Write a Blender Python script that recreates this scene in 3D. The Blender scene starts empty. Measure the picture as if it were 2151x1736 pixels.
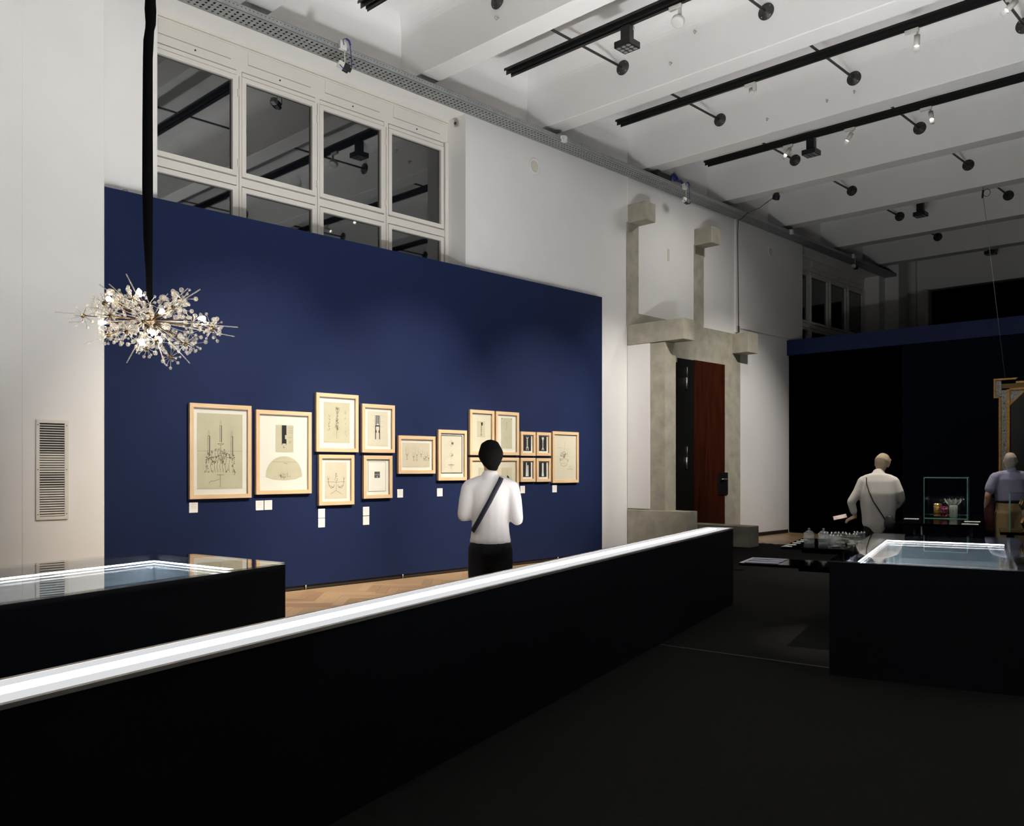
import bpy, bmesh, math, random
from mathutils import Vector, Matrix
random.seed(7)
sc = bpy.context.scene
col = sc.collection
R = math.radians

# ------------------------------------------------------------------ camera
cam_d = bpy.data.cameras.new('camera')
cam = bpy.data.objects.new('camera', cam_d)
col.objects.link(cam)
cam.location = (0, 0, 1.45)
cam.rotation_euler = (R(90), 0, R(45.246 - 90))
cam_d.sensor_fit = 'HORIZONTAL'
cam_d.sensor_width = 36
cam_d.lens = 36 * 1854 / 2151
cam_d.shift_x = (1075.5 - 1000) / 2151
cam_d.shift_y = (982 - 868) / 2151
cam_d.clip_start = 0.05
sc.camera = cam
# ------------------------------------------------------------------ world, exposure
w = bpy.data.worlds.new('night')
sc.world = w
w.use_nodes = True
w.node_tree.nodes['Background'].inputs[0].default_value = (0.02, 0.025, 0.04, 1)
w.node_tree.nodes['Background'].inputs[1].default_value = 0.15
sc.view_settings.view_transform = 'Standard'
sc.view_settings.look = 'None'
sc.view_settings.exposure = 1.55
sc.view_settings.gamma = 1.0
sc.view_settings.use_curve_mapping = False
sc.cycles.max_bounces = 7
sc.cycles.diffuse_bounces = 4
sc.cycles.glossy_bounces = 3
sc.cycles.transparent_max_bounces = 14
sc.cycles.caustics_reflective = False
sc.cycles.caustics_refractive = False
sc.cycles.adaptive_threshold = 0.03
sc.cycles.sample_clamp_indirect = 6.0
# light levels of the room's lamps and of the added uplights
LED_BENCH = 39.0      # long strip in the black bench
LED_CASE = 30.0
ADDED_UP = (9.0, 480.0)   # added unseen bars in the left and right case, brightening ceiling and walls
FLOOD = 50.0         # wide track lamps by the doorway
#     # strips inside the two glass topped cases
SPOT_WALL = 1120.0     # warm track spots on the drawings
SPOT_TABLE = 340.0     # spots over the far tables
BULB = 28.0           # chandelier bulbs


# ------------------------------------------------------------------ materials
def mat(name, color, rough=0.6, metal=0.0, spec=0.5, var=0.0, scale=6.0, bump=0.0, bscale=60.0, ior=None):
    m = bpy.data.materials.new(name)
    m.use_nodes = True
    nt = m.node_tree
    b = nt.nodes['Principled BSDF']
    b.inputs['Base Color'].default_value = (*color, 1)
    b.inputs['Roughness'].default_value = rough
    b.inputs['Metallic'].default_value = metal
    b.inputs['Specular IOR Level'].default_value = spec
    if ior: b.inputs['IOR'].default_value = ior
    if var or bump:
        tc = nt.nodes.new('ShaderNodeTexCoord')
    if var:
        n = nt.nodes.new('ShaderNodeTexNoise')
        n.inputs['Scale'].default_value = scale
        n.inputs['Detail'].default_value = 6
        r = nt.nodes.new('ShaderNodeValToRGB')
        r.color_ramp.elements[0].position = 0.3
        r.color_ramp.elements[1].position = 0.7
        r.color_ramp.elements[0].color = (*[c * (1 - var) for c in color], 1)
        r.color_ramp.elements[1].color = (*[min(1, c * (1 + var)) for c in color], 1)
        nt.links.new(tc.outputs['Object'], n.inputs['Vector'])
        nt.links.new(n.outputs['Fac'], r.inputs['Fac'])
        nt.links.new(r.outputs['Color'], b.inputs['Base Color'])
    if bump:
        n2 = nt.nodes.new('ShaderNodeTexNoise')
        n2.inputs['Scale'].default_value = bscale
        n2.inputs['Detail'].default_value = 4
        bp = nt.nodes.new('ShaderNodeBump')
        bp.inputs['Strength'].default_value = bump
        bp.inputs['Distance'].default_value = 0.01
        nt.links.new(tc.outputs['Object'], n2.inputs['Vector'])
        nt.links.new(n2.outputs['Fac'], bp.inputs['Height'])
        nt.links.new(bp.outputs['Normal'], b.inputs['Normal'])
    return m


def wood(name, c1, c2, rough=0.5, axis='Z', scale=3.0, stretch=14.0):
    m = bpy.data.materials.new(name)
    m.use_nodes = True
    nt = m.node_tree
    b = nt.nodes['Principled BSDF']
    b.inputs['Roughness'].default_value = rough
    tc = nt.nodes.new('ShaderNodeTexCoord')
    mp = nt.nodes.new('ShaderNodeMapping')
    s = [stretch] * 3
    s['XYZ'.index(axis)] = 1.0
    mp.inputs['Scale'].default_value = s
    n = nt.nodes.new('ShaderNodeTexNoise')
    n.inputs['Scale'].default_value = scale
    n.inputs['Detail'].default_value = 8
    r = nt.nodes.new('ShaderNodeValToRGB')
    r.color_ramp.elements[0].position = 0.32
    r.color_ramp.elements[1].position = 0.68
    r.color_ramp.elements[0].color = (*c1, 1)
    r.color_ramp.elements[1].color = (*c2, 1)
    nt.links.new(tc.outputs['Object'], mp.inputs['Vector'])
    nt.links.new(mp.outputs['Vector'], n.inputs['Vector'])
    nt.links.new(n.outputs['Fac'], r.inputs['Fac'])
    nt.links.new(r.outputs['Color'], b.inputs['Base Color'])
    return m


def emit(name, color, strength):
    m = bpy.data.materials.new(name)
    m.use_nodes = True
    nt = m.node_tree
    nt.nodes.remove(nt.nodes['Principled BSDF'])
    e = nt.nodes.new('ShaderNodeEmission')
    e.inputs[0].default_value = (*color, 1)
    e.inputs[1].default_value = strength
    nt.links.new(e.outputs[0], nt.nodes['Material Output'].inputs[0])
    return m


def glass(name, tint=(1, 1, 1), ior=1.5, rough=0.0, body=0.0, bodycol=(0.8, 0.9, 0.88)):
    """clear sheet: Fresnel reflection over straight-through transparency, plus an optional milky body"""
    m = bpy.data.materials.new(name)
    m.use_nodes = True
    nt = m.node_tree
    nt.nodes.remove(nt.nodes['Principled BSDF'])
    t = nt.nodes.new('ShaderNodeBsdfTransparent')
    t.inputs[0].default_value = (*tint, 1)
    g = nt.nodes.new('ShaderNodeBsdfGlossy')
    g.inputs['Roughness'].default_value = rough
    ge = nt.nodes.new('ShaderNodeNewGeometry')
    dt = nt.nodes.new('ShaderNodeVectorMath'); dt.operation = 'DOT_PRODUCT'
    nt.links.new(ge.outputs['Normal'], dt.inputs[0]); nt.links.new(ge.outputs['Incoming'], dt.inputs[1])

    def mth(op, a, b_=None):
        n = nt.nodes.new('ShaderNodeMath'); n.operation = op
        for i, q in enumerate((a, b_)):
            if q is None: continue
            if isinstance(q, (int, float)): n.inputs[i].default_value = q
            else: nt.links.new(q, n.inputs[i])
        return n.outputs[0]
    r0 = ((ior - 1) / (ior + 1)) ** 2
    cosv = mth('ABSOLUTE', dt.outputs['Value'])
    f5 = mth('POWER', mth('SUBTRACT', 1.0, cosv), 5.0)
    fr_ = mth('ADD', mth('MULTIPLY', f5, 1 - r0), r0)
    mx = nt.nodes.new('ShaderNodeMixShader')
    nt.links.new(fr_, mx.inputs[0])
    src = t.outputs[0]
    if body:
        d = nt.nodes.new('ShaderNodeBsdfDiffuse')
        d.inputs[0].default_value = (*bodycol, 1)
        m2 = nt.nodes.new('ShaderNodeMixShader')
        m2.inputs[0].default_value = body
        nt.links.new(t.outputs[0], m2.inputs[1])
        nt.links.new(d.outputs[0], m2.inputs[2])
        src = m2.outputs[0]
    nt.links.new(src, mx.inputs[1])
    nt.links.new(g.outputs[0], mx.inputs[2])
    nt.links.new(mx.outputs[0], nt.nodes['Material Output'].inputs[0])
    return m


M = {}
M['wall'] = mat('white_plaster', (0.84, 0.825, 0.805), 0.85, var=0.015, scale=1.5, bump=0.03, bscale=90)
M['ceil'] = mat('white_ceiling_paint', (0.84, 0.83, 0.815), 0.85, var=0.02, scale=1.2)
M['frame_paint'] = mat('cream_window_paint', (0.76, 0.73, 0.66), 0.45, var=0.02, scale=3)
M['pane'] = mat('night_window_glass', (0.004, 0.005, 0.007), 0.02, spec=0.5, ior=2.1)
M['concrete'] = mat('board_marked_concrete', (0.40, 0.375, 0.30), 0.9, var=0.16, scale=5, bump=0.35, bscale=45)
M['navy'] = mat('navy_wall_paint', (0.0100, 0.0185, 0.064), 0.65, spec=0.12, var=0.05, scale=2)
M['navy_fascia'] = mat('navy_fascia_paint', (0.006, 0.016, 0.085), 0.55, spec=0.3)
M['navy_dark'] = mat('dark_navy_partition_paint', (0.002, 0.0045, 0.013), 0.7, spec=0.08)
M['dark_case'] = mat('black_case_paint', (0.007, 0.0085, 0.014), 0.55, spec=0.3, var=0.1, scale=3)
M['black_gloss'] = mat('black_glass_top', (0.004, 0.004, 0.005), 0.06, spec=0.5)
M['black'] = mat('black_metal', (0.012, 0.012, 0.013), 0.45, metal=0.0)
M['track'] = mat('black_track', (0.013, 0.013, 0.013), 0.4)
M['rod'] = mat('dark_grey_rod', (0.035, 0.034, 0.033), 0.5)
M['carpet'] = mat('black_carpet', (0.011, 0.0105, 0.0098), 0.95, spec=0.1, var=0.2, scale=18, bump=0.4, bscale=400)
M['seam'] = mat('grey_floor_tape', (0.03, 0.03, 0.032), 0.6)
M['galv'] = mat('galvanised_steel', (0.36, 0.38, 0.375), 0.5, metal=0.35, var=0.12, scale=9)
M['painted_glow'] = emit('white_channel_painted_glow', (0.97, 0.98, 1.0), 0.25)  # white bands beside the strip: their lit look is put in as emission
M['rim'] = mat('grey_brown_rim', (0.40, 0.36, 0.33), 0.7)
M['case_inner'] = mat('pale_blue_case_lining', (0.50, 0.60, 0.66), 0.7)
M['led_bench'] = emit('bench_light_strip', (1.0, 0.975, 0.95), LED_BENCH)
M['added_up_l'] = emit('added_uplight_left', (0.95, 0.975, 1.0), ADDED_UP[0])
M['added_up_r'] = emit('added_uplight_right', (0.97, 0.98, 1.0), ADDED_UP[1])
M['led_case'] = emit('case_light_strip', (0.93, 0.97, 1.0), LED_CASE)
M['sheet'] = glass('clear_cover_glass', (0.985, 0.99, 0.988))
M['glass_edge'] = mat('green_glass_edge', (0.18, 0.42, 0.36), 0.2)
M['crystal'] = glass('clear_crystal', (0.95, 0.94, 0.92), ior=1.6, body=0.22, bodycol=(0.95, 0.92, 0.86))
M['clear'] = glass('clear_glassware', (0.93, 0.95, 0.95), ior=1.6, body=0.10, bodycol=(0.95, 0.97, 0.97))
M['frosted'] = glass('frosted_glass', (0.9, 0.93, 0.9), ior=1.6, body=0.55, bodycol=(0.85, 0.88, 0.84))
M['bulb'] = emit('warm_bulb', (1.0, 0.80, 0.55), BULB)
M['brass'] = mat('aged_brass', (0.16, 0.11, 0.055), 0.35, metal=1.0)
M['gold'] = mat('gilded_wood', (0.62, 0.36, 0.09), 0.35, metal=0.75, var=0.2, scale=20)
M['goldcup'] = mat('gold_leaf', (0.75, 0.52, 0.18), 0.25, metal=1.0)
M['purple'] = mat('purple_glass', (0.19, 0.008, 0.11), 0.1)
M['silver'] = mat('etched_silver_glass', (0.42, 0.42, 0.40), 0.3, metal=0.5, var=0.5, scale=40)
M['mirror'] = mat('old_mirror', (0.03, 0.03, 0.03), 0.05, metal=1.0)
M['oak'] = wood('pale_maple_frame', (0.60, 0.42, 0.25), (0.68, 0.50, 0.31), 0.5, 'Z', 4, 10)
M['oakh'] = wood('pale_maple_frame_horizontal', (0.60, 0.42, 0.25), (0.68, 0.50, 0.31), 0.5, 'X', 4, 10)
M['matboard'] = mat('white_mat_board', (0.80, 0.79, 0.73), 0.9)
M['cream'] = mat('cream_paper', (0.68, 0.64, 0.52), 0.9, var=0.03, scale=8)
M['aged'] = mat('aged_tracing_paper', (0.56, 0.53, 0.39), 0.9, var=0.06, scale=6)
M['beige'] = mat('beige_paper', (0.66, 0.60, 0.47), 0.9, var=0.04, scale=8)
M['ink'] = mat('pencil_line', (0.16, 0.15, 0.13), 0.9)
M['inkdark'] = mat('black_ink', (0.012, 0.013, 0.02), 0.8)
M['inkwhite'] = mat('white_drawing', (0.75, 0.76, 0.72), 0.8)
M['card'] = mat('white_caption_card', (0.80, 0.80, 0.80), 0.8)
M['print'] = mat('grey_print', (0.38, 0.38, 0.40), 0.8)
M['door_red'] = wood('dark_red_door', (0.028, 0.006, 0.0025), (0.056, 0.012, 0.0045), 0.35, 'Z', 2, 8)
M['door_black'] = mat('black_steel_door', (0.008, 0.008, 0.007), 0.4)
M['steel'] = mat('dull_steel', (0.45, 0.45, 0.43), 0.4, metal=0.9)
M['spotwhite'] = mat('white_lamp_body', (0.72, 0.71, 0.66), 0.4)
M['lens_on'] = emit('lit_lens', (1.0, 0.95, 0.85), 6.0)
M['lens_off'] = mat('grey_lens', (0.25, 0.25, 0.25), 0.25)
M['sleeve'] = mat('black_fabric_sleeve', (0.002, 0.002, 0.0024), 0.95, spec=0.05, bump=0.4, bscale=25)
M['bluecable'] = mat('blue_cable', (0.02, 0.03, 0.20), 0.5)
M['blackcable'] = mat('black_cable', (0.01, 0.01, 0.01), 0.5)
M['curtain'] = mat('black_curtain', (0.0015, 0.0015, 0.002), 1.0, spec=0.0)
M['baseb'] = mat('dark_baseboard', (0.018, 0.014, 0.012), 0.6)
M['skin'] = mat('skin', (0.55, 0.33, 0.22), 0.55)
M['hair_dark'] = mat('dark_hair', (0.0035, 0.003, 0.0028), 0.85, spec=0.08, bump=0.5, bscale=120)
M['hair_grey'] = mat('grey_hair', (0.33, 0.30, 0.25), 0.7, bump=0.5, bscale=120)
M['hair_blond'] = mat('pale_blond_hair', (0.38, 0.30, 0.20), 0.7, bump=0.5, bscale=120)
M['sweater'] = mat('white_knit', (0.82, 0.79, 0.78), 0.85, bump=0.15, bscale=14)
M['sweater2'] = mat('pale_grey_knit', (0.62, 0.60, 0.57), 0.85, bump=0.15, bscale=14)
M['trousers'] = mat('black_trousers', (0.006, 0.007, 0.012), 0.85)
M['khaki'] = mat('khaki_trousers', (0.30, 0.21, 0.10), 0.85, bump=0.3, bscale=10)
M['shirt'] = mat('blue_grey_shirt', (0.22, 0.225, 0.33), 0.8, bump=0.3, bscale=9)
M['strap'] = mat('navy_strap', (0.008, 0.010, 0.022), 0.7)
M['leather'] = mat('black_leather', (0.01, 0.009, 0.008), 0.5)
M['maroon'] = mat('dark_red_jacket', (0.05, 0.006, 0.006), 0.8)
M['leaflet'] = mat('printed_leaflet', (0.75, 0.62, 0.62), 0.7, var=0.15, scale=12)
M['book'] = mat('blue_cloth_book', (0.055, 0.07, 0.16), 0.7, var=0.1, scale=15)
M['pages'] = mat('book_pages', (0.45, 0.42, 0.36), 0.8)
M['eye'] = mat('eye_white', (0.7, 0.7, 0.68), 0.3)
M['lip'] = mat('lip', (0.4, 0.12, 0.1), 0.5)
PAR = [wood('oak_parquet_%s' % k, c1, c2, 0.35, 'X', 2.5, 9) for k, c1, c2 in (
    ('light', (0.50, 0.33, 0.19), (0.56, 0.38, 0.22)), ('mid', (0.43, 0.28, 0.155), (0.49, 0.325, 0.185)),
    ('dark', (0.36, 0.23, 0.125), (0.42, 0.27, 0.15)))]


# ------------------------------------------------------------------ mesh builder
class MB:
    def __init__(s):
        s.v = []; s.f = []; s.sm = []

    def add(s, vs, fs, smooth=False):
        o = len(s.v)
        s.v += [tuple(p) for p in vs]
        s.f += [tuple(i + o for i in f) for f in fs]
        s.sm += [smooth] * len(fs)
        return s

    def box(s, x0, x1, y0, y1, z0, z1):
        v = [(x0, y0, z0), (x1, y0, z0), (x1, y1, z0), (x0, y1, z0), (x0, y0, z1), (x1, y0, z1), (x1, y1, z1), (x0, y1, z1)]
        return s.add(v, [(0, 3, 2, 1), (4, 5, 6, 7), (0, 1, 5, 4), (1, 2, 6, 5), (2, 3, 7, 6), (3, 0, 4, 7)])

    def bbox(s, x0, x1, y0, y1, z0, z1, b=0.01):
        """box with chamfered vertical and top edges"""
        bm = bmesh.new()
        bmesh.ops.create_cube(bm, size=1)
        for q in bm.verts:
            q.co = Vector(((x0 + x1) / 2 + q.co.x * (x1 - x0), (y0 + y1) / 2 + q.co.y * (y1 - y0), (z0 + z1) / 2 + q.co.z * (z1 - z0)))
        bmesh.ops.bevel(bm, geom=bm.edges[:], offset=b, segments=2, affect='EDGES', profile=0.5)
        bm.verts.index_update()
        s.add([q.co[:] for q in bm.verts], [[q.index for q in f.verts] for f in bm.faces])
        bm.free()
        return s

    def prism(s, poly, z0, z1):
        n = len(poly)
        v = [(x, y, z0) for x, y in poly] + [(x, y, z1) for x, y in poly]
        f = [tuple(range(n - 1, -1, -1)), tuple(range(n, 2 * n))] + [(i, (i + 1) % n, n + (i + 1) % n, n + i) for i in range(n)]
        return s.add(v, f)

    def slab(s, poly, y0, y1):
        """polygon in x,z extruded along y (front face at y0)"""
        n = len(poly)
        v = [(x, y0, z) for x, z in poly] + [(x, y1, z) for x, z in poly]
        f = [tuple(range(n)), tuple(range(2 * n - 1, n - 1, -1))] + [(i, n + i, n + (i + 1) % n, (i + 1) % n) for i in range(n)]
        return s.add(v, f)

    def tube(s, pts, r, n=8, caps=True):
        pts = [Vector(p) for p in pts]
        rs = r if isinstance(r, (list, tuple)) else [r] * len(pts)
        vs, fs = [], []
        prev = None
        for i, p in enumerate(pts):
            d = (pts[min(i + 1, len(pts) - 1)] - pts[max(i - 1, 0)]).normalized()
            if prev is None:
                a = Vector((0, 0, 1)) if abs(d.z) < 0.9 else Vector((1, 0, 0))
                side = d.cross(a).normalized()
            else:
                side = (prev - d * prev.dot(d)).normalized()
            prev = side
            up = d.cross(side)
            for k in range(n):
                t = 2 * math.pi * k / n
                vs.append(p + (side * math.cos(t) + up * math.sin(t)) * rs[i])
        for i in range(len(pts) - 1):
            for k in range(n):
                a, b = i * n + k, i * n + (k + 1) % n
                fs.append((a, b, b + n, a + n))
        if caps:
            fs.append(tuple(range(n - 1, -1, -1)))
            fs.append(tuple(range((len(pts) - 1) * n, len(pts) * n)))
        return s.add(vs, fs, n > 5)

    def lathe(s, prof, n=16, c=(0, 0, 0), axis=None, cap0=True):
        vs, fs = [], []
        for r, z in prof:
            for k in range(n):
                t = 2 * math.pi * k / n
                vs.append(Vector((r * math.cos(t), r * math.sin(t), z)))
        for i in range(len(prof) - 1):
            for k in range(n):
                a, b = i * n + k, i * n + (k + 1) % n
                fs.append((a, b, b + n, a + n))
        if prof[0][0] > 1e-5 and cap0: fs.append(tuple(range(n - 1, -1, -1)))
        if prof[-1][0] > 1e-5 and len(prof) > 2 - (prof[0][0] > 1e-5): fs.append(tuple(range((len(prof) - 1) * n, len(prof) * n)))
        if axis is not None:
            q = Vector((0, 0, 1)).rotation_difference(Vector(axis).normalized())
            vs = [q @ p for p in vs]
        c = Vector(c)
        return s.add([p + c for p in vs], fs, True)

    def ball(s, c, r, n=10, m=6, sq=(1, 1, 1)):
        vs, fs = [], []
        c = Vector(c)
        for i in range(1, m):
            ph = math.pi * i / m
            for k in range(n):
                t = 2 * math.pi * k / n
                vs.append(c + Vector((r * sq[0] * math.sin(ph) * math.cos(t), r * sq[1] * math.sin(ph) * math.sin(t), r * sq[2] * math.cos(ph))))
        top = len(vs); vs.append(c + Vector((0, 0, r * sq[2])))
        bot = len(vs); vs.append(c - Vector((0, 0, r * sq[2])))
        for i in range(m - 2):
            for k in range(n):
                a, b = i * n + k, i * n + (k + 1) % n
                fs.append((a, a + n, b + n, b))
        for k in range(n):
            fs.append((top, k, (k + 1) % n))
            fs.append((bot, (m - 2) * n + (k + 1) % n, (m - 2) * n + k))
        return s.add(vs, fs, True)

    def ribbon(s, pts, wd, nrm):
        """flat line on a plane with normal nrm"""
        pts = [Vector(p) for p in pts]
        nrm = Vector(nrm)
        for a, b in zip(pts, pts[1:]):
            d = b - a
            if d.length < 1e-6: continue
            sd = d.cross(nrm).normalized() * wd / 2
            e = d.normalized() * wd * 0.25
            s.add([a - e - sd, b + e - sd, b + e + sd, a - e + sd], [(0, 1, 2, 3)])
        return s

    def mesh(s, name):
        me = bpy.data.meshes.new(name)
        me.from_pydata(s.v, [], s.f)
        me.polygons.foreach_set('use_smooth', s.sm)
        me.update()
        return me

    def build(s, name, m, parent=None, org=None):
        """org: world point that becomes the local origin (vertices given in world coordinates)"""
        if org is not None:
            s.v = [(x - org[0], y - org[1], z - org[2]) for x, y, z in s.v]
        me = s.mesh(name)
        me.materials.append(M[m] if isinstance(m, str) else m)
        o = bpy.data.objects.new(name, me)
        col.objects.link(o)
        if parent is not None:
            o.parent = parent
        elif org is not None:
            o.location = org
        return o


def fixnormals(o):
    bm = bmesh.new(); bm.from_mesh(o.data)
    bmesh.ops.recalc_face_normals(bm, faces=bm.faces)
    bm.to_mesh(o.data); bm.free()
    return o


def tag(o, label=None, cat=None, group=None, kind=None):
    if label: o['label'] = label
    if cat: o['category'] = cat
    if group: o['group'] = group
    if kind: o['kind'] = kind
    return o


def thing(name, label, cat, loc=(0, 0, 0), rz=0.0, group=None):
    o = bpy.data.objects.new(name, None)
    o.empty_display_size = 0.1
    col.objects.link(o)
    o.location = loc
    o.rotation_euler = (0, 0, rz)
    return tag(o, label, cat, group)


def inst(name, src, parent, loc=(0, 0, 0), rot=None):
    o = bpy.data.objects.new(name, src.data)
    col.objects.link(o)
    o.parent = parent
    o.location = loc
    if rot is not None: o.rotation_euler = rot
    return o


def dup(root, loc, label=None, rz=None):
    r = root.copy(); col.objects.link(r)
    r.location = loc
    if rz is not None: r.rotation_euler = (0, 0, rz)
    if label: r['label'] = label
    for ch in list(root.children):
        k = ch.copy(); col.objects.link(k); k.parent = r
        for g in list(ch.children):
            d = g.copy(); col.objects.link(d); d.parent = k
    return r


def struct(o, label=None):
    return tag(o, label, None, None, 'structure')


# ================================================================== THE SETTING
PY = 8.87          # face of the navy display wall
WY = 9.05          # face of the window-side wall
UY = 9.38          # upper wall between the beams
GY = 9.46          # window glass
HB = 6.75          # underside of beams
HC = 7.62          # ceiling
XN, XE = -3.0, 25.6
YN = -4.5
AX = R(15.35)      # direction of the show cases
ca, sa = math.cos(AX), math.sin(AX)

# ---- floor
fl = MB().box(XN - .3, XE + .5, YN - .3, 10.0, -0.2, -0.012).build('floor', 'carpet')
struct(fl, 'black carpet and oak herringbone floor of the exhibition hall')
cp = MB()


def case_back(x):          # line just behind the light bench
    return 2.93 + (x - 0.863) * math.tan(AX) - 0.06


cp.prism([(XN, YN), (XE, YN), (XE, 7.3), (15.4, 7.3), (15.28, 7.95), (8.6, 7.95), (8.6, case_back(8.6)), (XN, case_back(XN))], -0.012, 0.0)
cp.build('carpet', 'carpet', fl)
# herringbone parquet: near part as single blocks, the rest joined
BL, BWd = 0.60, 0.12
tile = MB().box(0.0015, BL - 0.0015, 0.0015, BWd - 0.0015, -0.012, 0.0)
tmesh = []
for k in range(3):
    me = MB().add(tile.v, tile.f).mesh('parquet_block')
    me.materials.append(PAR[k]); tmesh.append(me)


def herring(x0, x1, y0, y1):
    """blocks of a herringbone whose zigzag runs along x: (position, angle)"""
    out = []
    c45 = math.cos(R(45)); L, W_ = BL, BWd
    n = int(L / W_)
    rng = int((abs(x1 - x0) + abs(y1 - y0)) / W_) + 20
    for i in range(-rng, rng):
        for j in range(-int(rng / n) - 4, int(rng / n) + 4):
            # classic herringbone in the rotated lattice
            ax, ay = i * W_ + j * L, i * W_ - j * L
            for kind in (0, 1):
                if kind == 0: px, py, ang = ax, ay, 0.0
                else: px, py, ang = ax + L + W_, ay + W_ - L, R(90)
                X = x0 + (px - py) * c45; Y = y0 + (px + py) * c45
                if x0 - .5 < X < x1 + .5 and y0 - .5 < Y < y1 + .5:
                    out.append((X, Y, R(45) + ang))
    return out


def inside_parquet(x, y):
    if 3.0 < x < 11.9 and y < PY - 0.02 and y > case_back(x) + 0.25:
        return 1
    if 15.5 < x < 19.0 and 7.35 < y < WY - .05:
        return 1
    return 0


def seen(x, y):             # roughly what the photograph shows between the cases
    f = x * 0.704 + y * 0.7101; r = x * 0.7101 - y * 0.704
    u = 1000 + 1854 * r / f; v = 982 + 1854 * 1.45 / f
    if 15.5 < x < 19.0 and 7.35 < y: return 1560 < u < 1720
    return 585 < u < 1330 and v < 1300 - (u - 600) * 0.2115 + 12


blocks = herring(3.0, 12.0, 3.0, 9.0) + herring(15.4, 19.2, 7.2, 9.1)
near, far = [], []
for X, Y, a in blocks:
    cx, cy = X + math.cos(a) * BL / 2, Y + math.sin(a) * BL / 2
    ex = [(X, Y), (X + math.cos(a) * BL - math.sin(a) * BWd, Y + math.sin(a) * BL + math.cos(a) * BWd), (X + math.cos(a) * BL, Y + math.sin(a) * BL), (X - math.sin(a) * BWd, Y + math.cos(a) * BWd)]
    if not all(inside_parquet(*e) for e in ex): continue
    (near if seen(cx, cy) else far).append((X, Y, a))
near.sort(key=lambda t: t[0] + t[1])
far += near[290:]; near = near[:290]
for X, Y, a in near:
    o = bpy.data.objects.new('parquet_block', random.choice(tmesh))
    col.objects.link(o); o.parent = fl; o.location = (X, Y, random.uniform(-.0006, .0006)); o.rotation_euler = (0, 0, a)
fm = [MB(), MB(), MB()]
for X, Y, a in far:
    k = random.randrange(3)
    ct, st = math.cos(a), math.sin(a)
    fm[k].add([(X + x * ct - y * st, Y + x * st + y * ct, z) for x, y, z in tile.v], tile.f)
for k in range(3):
    if fm[k].v: tag(fm[k].build('parquet_field', PAR[k], fl), kind='stuff')
# floor between the blocks and walls
MB().box(3.0, 11.9, PY - .62, PY, -0.012, -0.004).build('parquet_border', PAR[1], fl)
MB().box(15.45, 19.0, 8.5, WY, -0.012, -0.004).build('parquet_border', PAR[1], fl)
MB().prism([(6.10, 4.35), (6.125, 4.35), (6.36, 2.3), (6.335, 2.3)], 0.0, 0.002).build('floor_tape', 'seam', fl)

# ---- window-side wall
wl = MB()
wl.box(11.766, 12.685, WY + .005, 9.6, 0, 6.5)               # strip right of the navy wall
wl.box(8.762, 11.766, WY, 9.6, 0, 6.5)                      # broad pier between window and doorway
wl.box(3.56, 4.20, WY, 9.6, 0, 6.5)                         # left jamb of window
wl.box(12.685, 14.23, WY, 9.6, 0, 6.5)
wl.box(14.23, 15.94, WY, 9.6, 3.45, 6.5)
wl.box(15.94, 16.38, WY, 9.6, 0, 6.5)
wl.box(16.46, 19.41, WY - .02, 9.6, 4.30, 6.5)              # upper part of far pier
wl.box(16.38, 16.46, WY - .024, 9.6, 4.2, 6.5)               # thin pilaster at the fold
wl.box(16.38, 19.41, WY, 9.6, 0, 4.30)
wl.box(4.20, 8.762, WY, 9.6, 0, 3.3)                        # parapet behind navy wall
wl.box(XN, XE, WY, 9.7, 6.5, 6.62)                          # ledge over the windows
wl.box(XN, XE, UY, 9.7, 6.62, HC + .1)                      # upper wall
wl.box(23.95, XE, WY, 9.7, 0, 6.5)
wl.box(19.41, 23.95, WY, 9.6, 0, 3.6)
struct(wl.build('wall_left', 'wall'), 'white plastered window wall with concrete doorway')
wl2 = MB().bbox(XN, 2.86, 8.843, 9.7, 0.0, HC, 0.01).build('wall_pier_side', 'wall'); struct(wl2, 'white wall at the left picture edge')
pil = MB().bbox(2.787, 3.56, 8.84, 9.7, 0.0, HC, 0.012).build('wall_pier', 'wall')
struct(pil, 'white pier with ventilation grille left of the navy wall')

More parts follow.
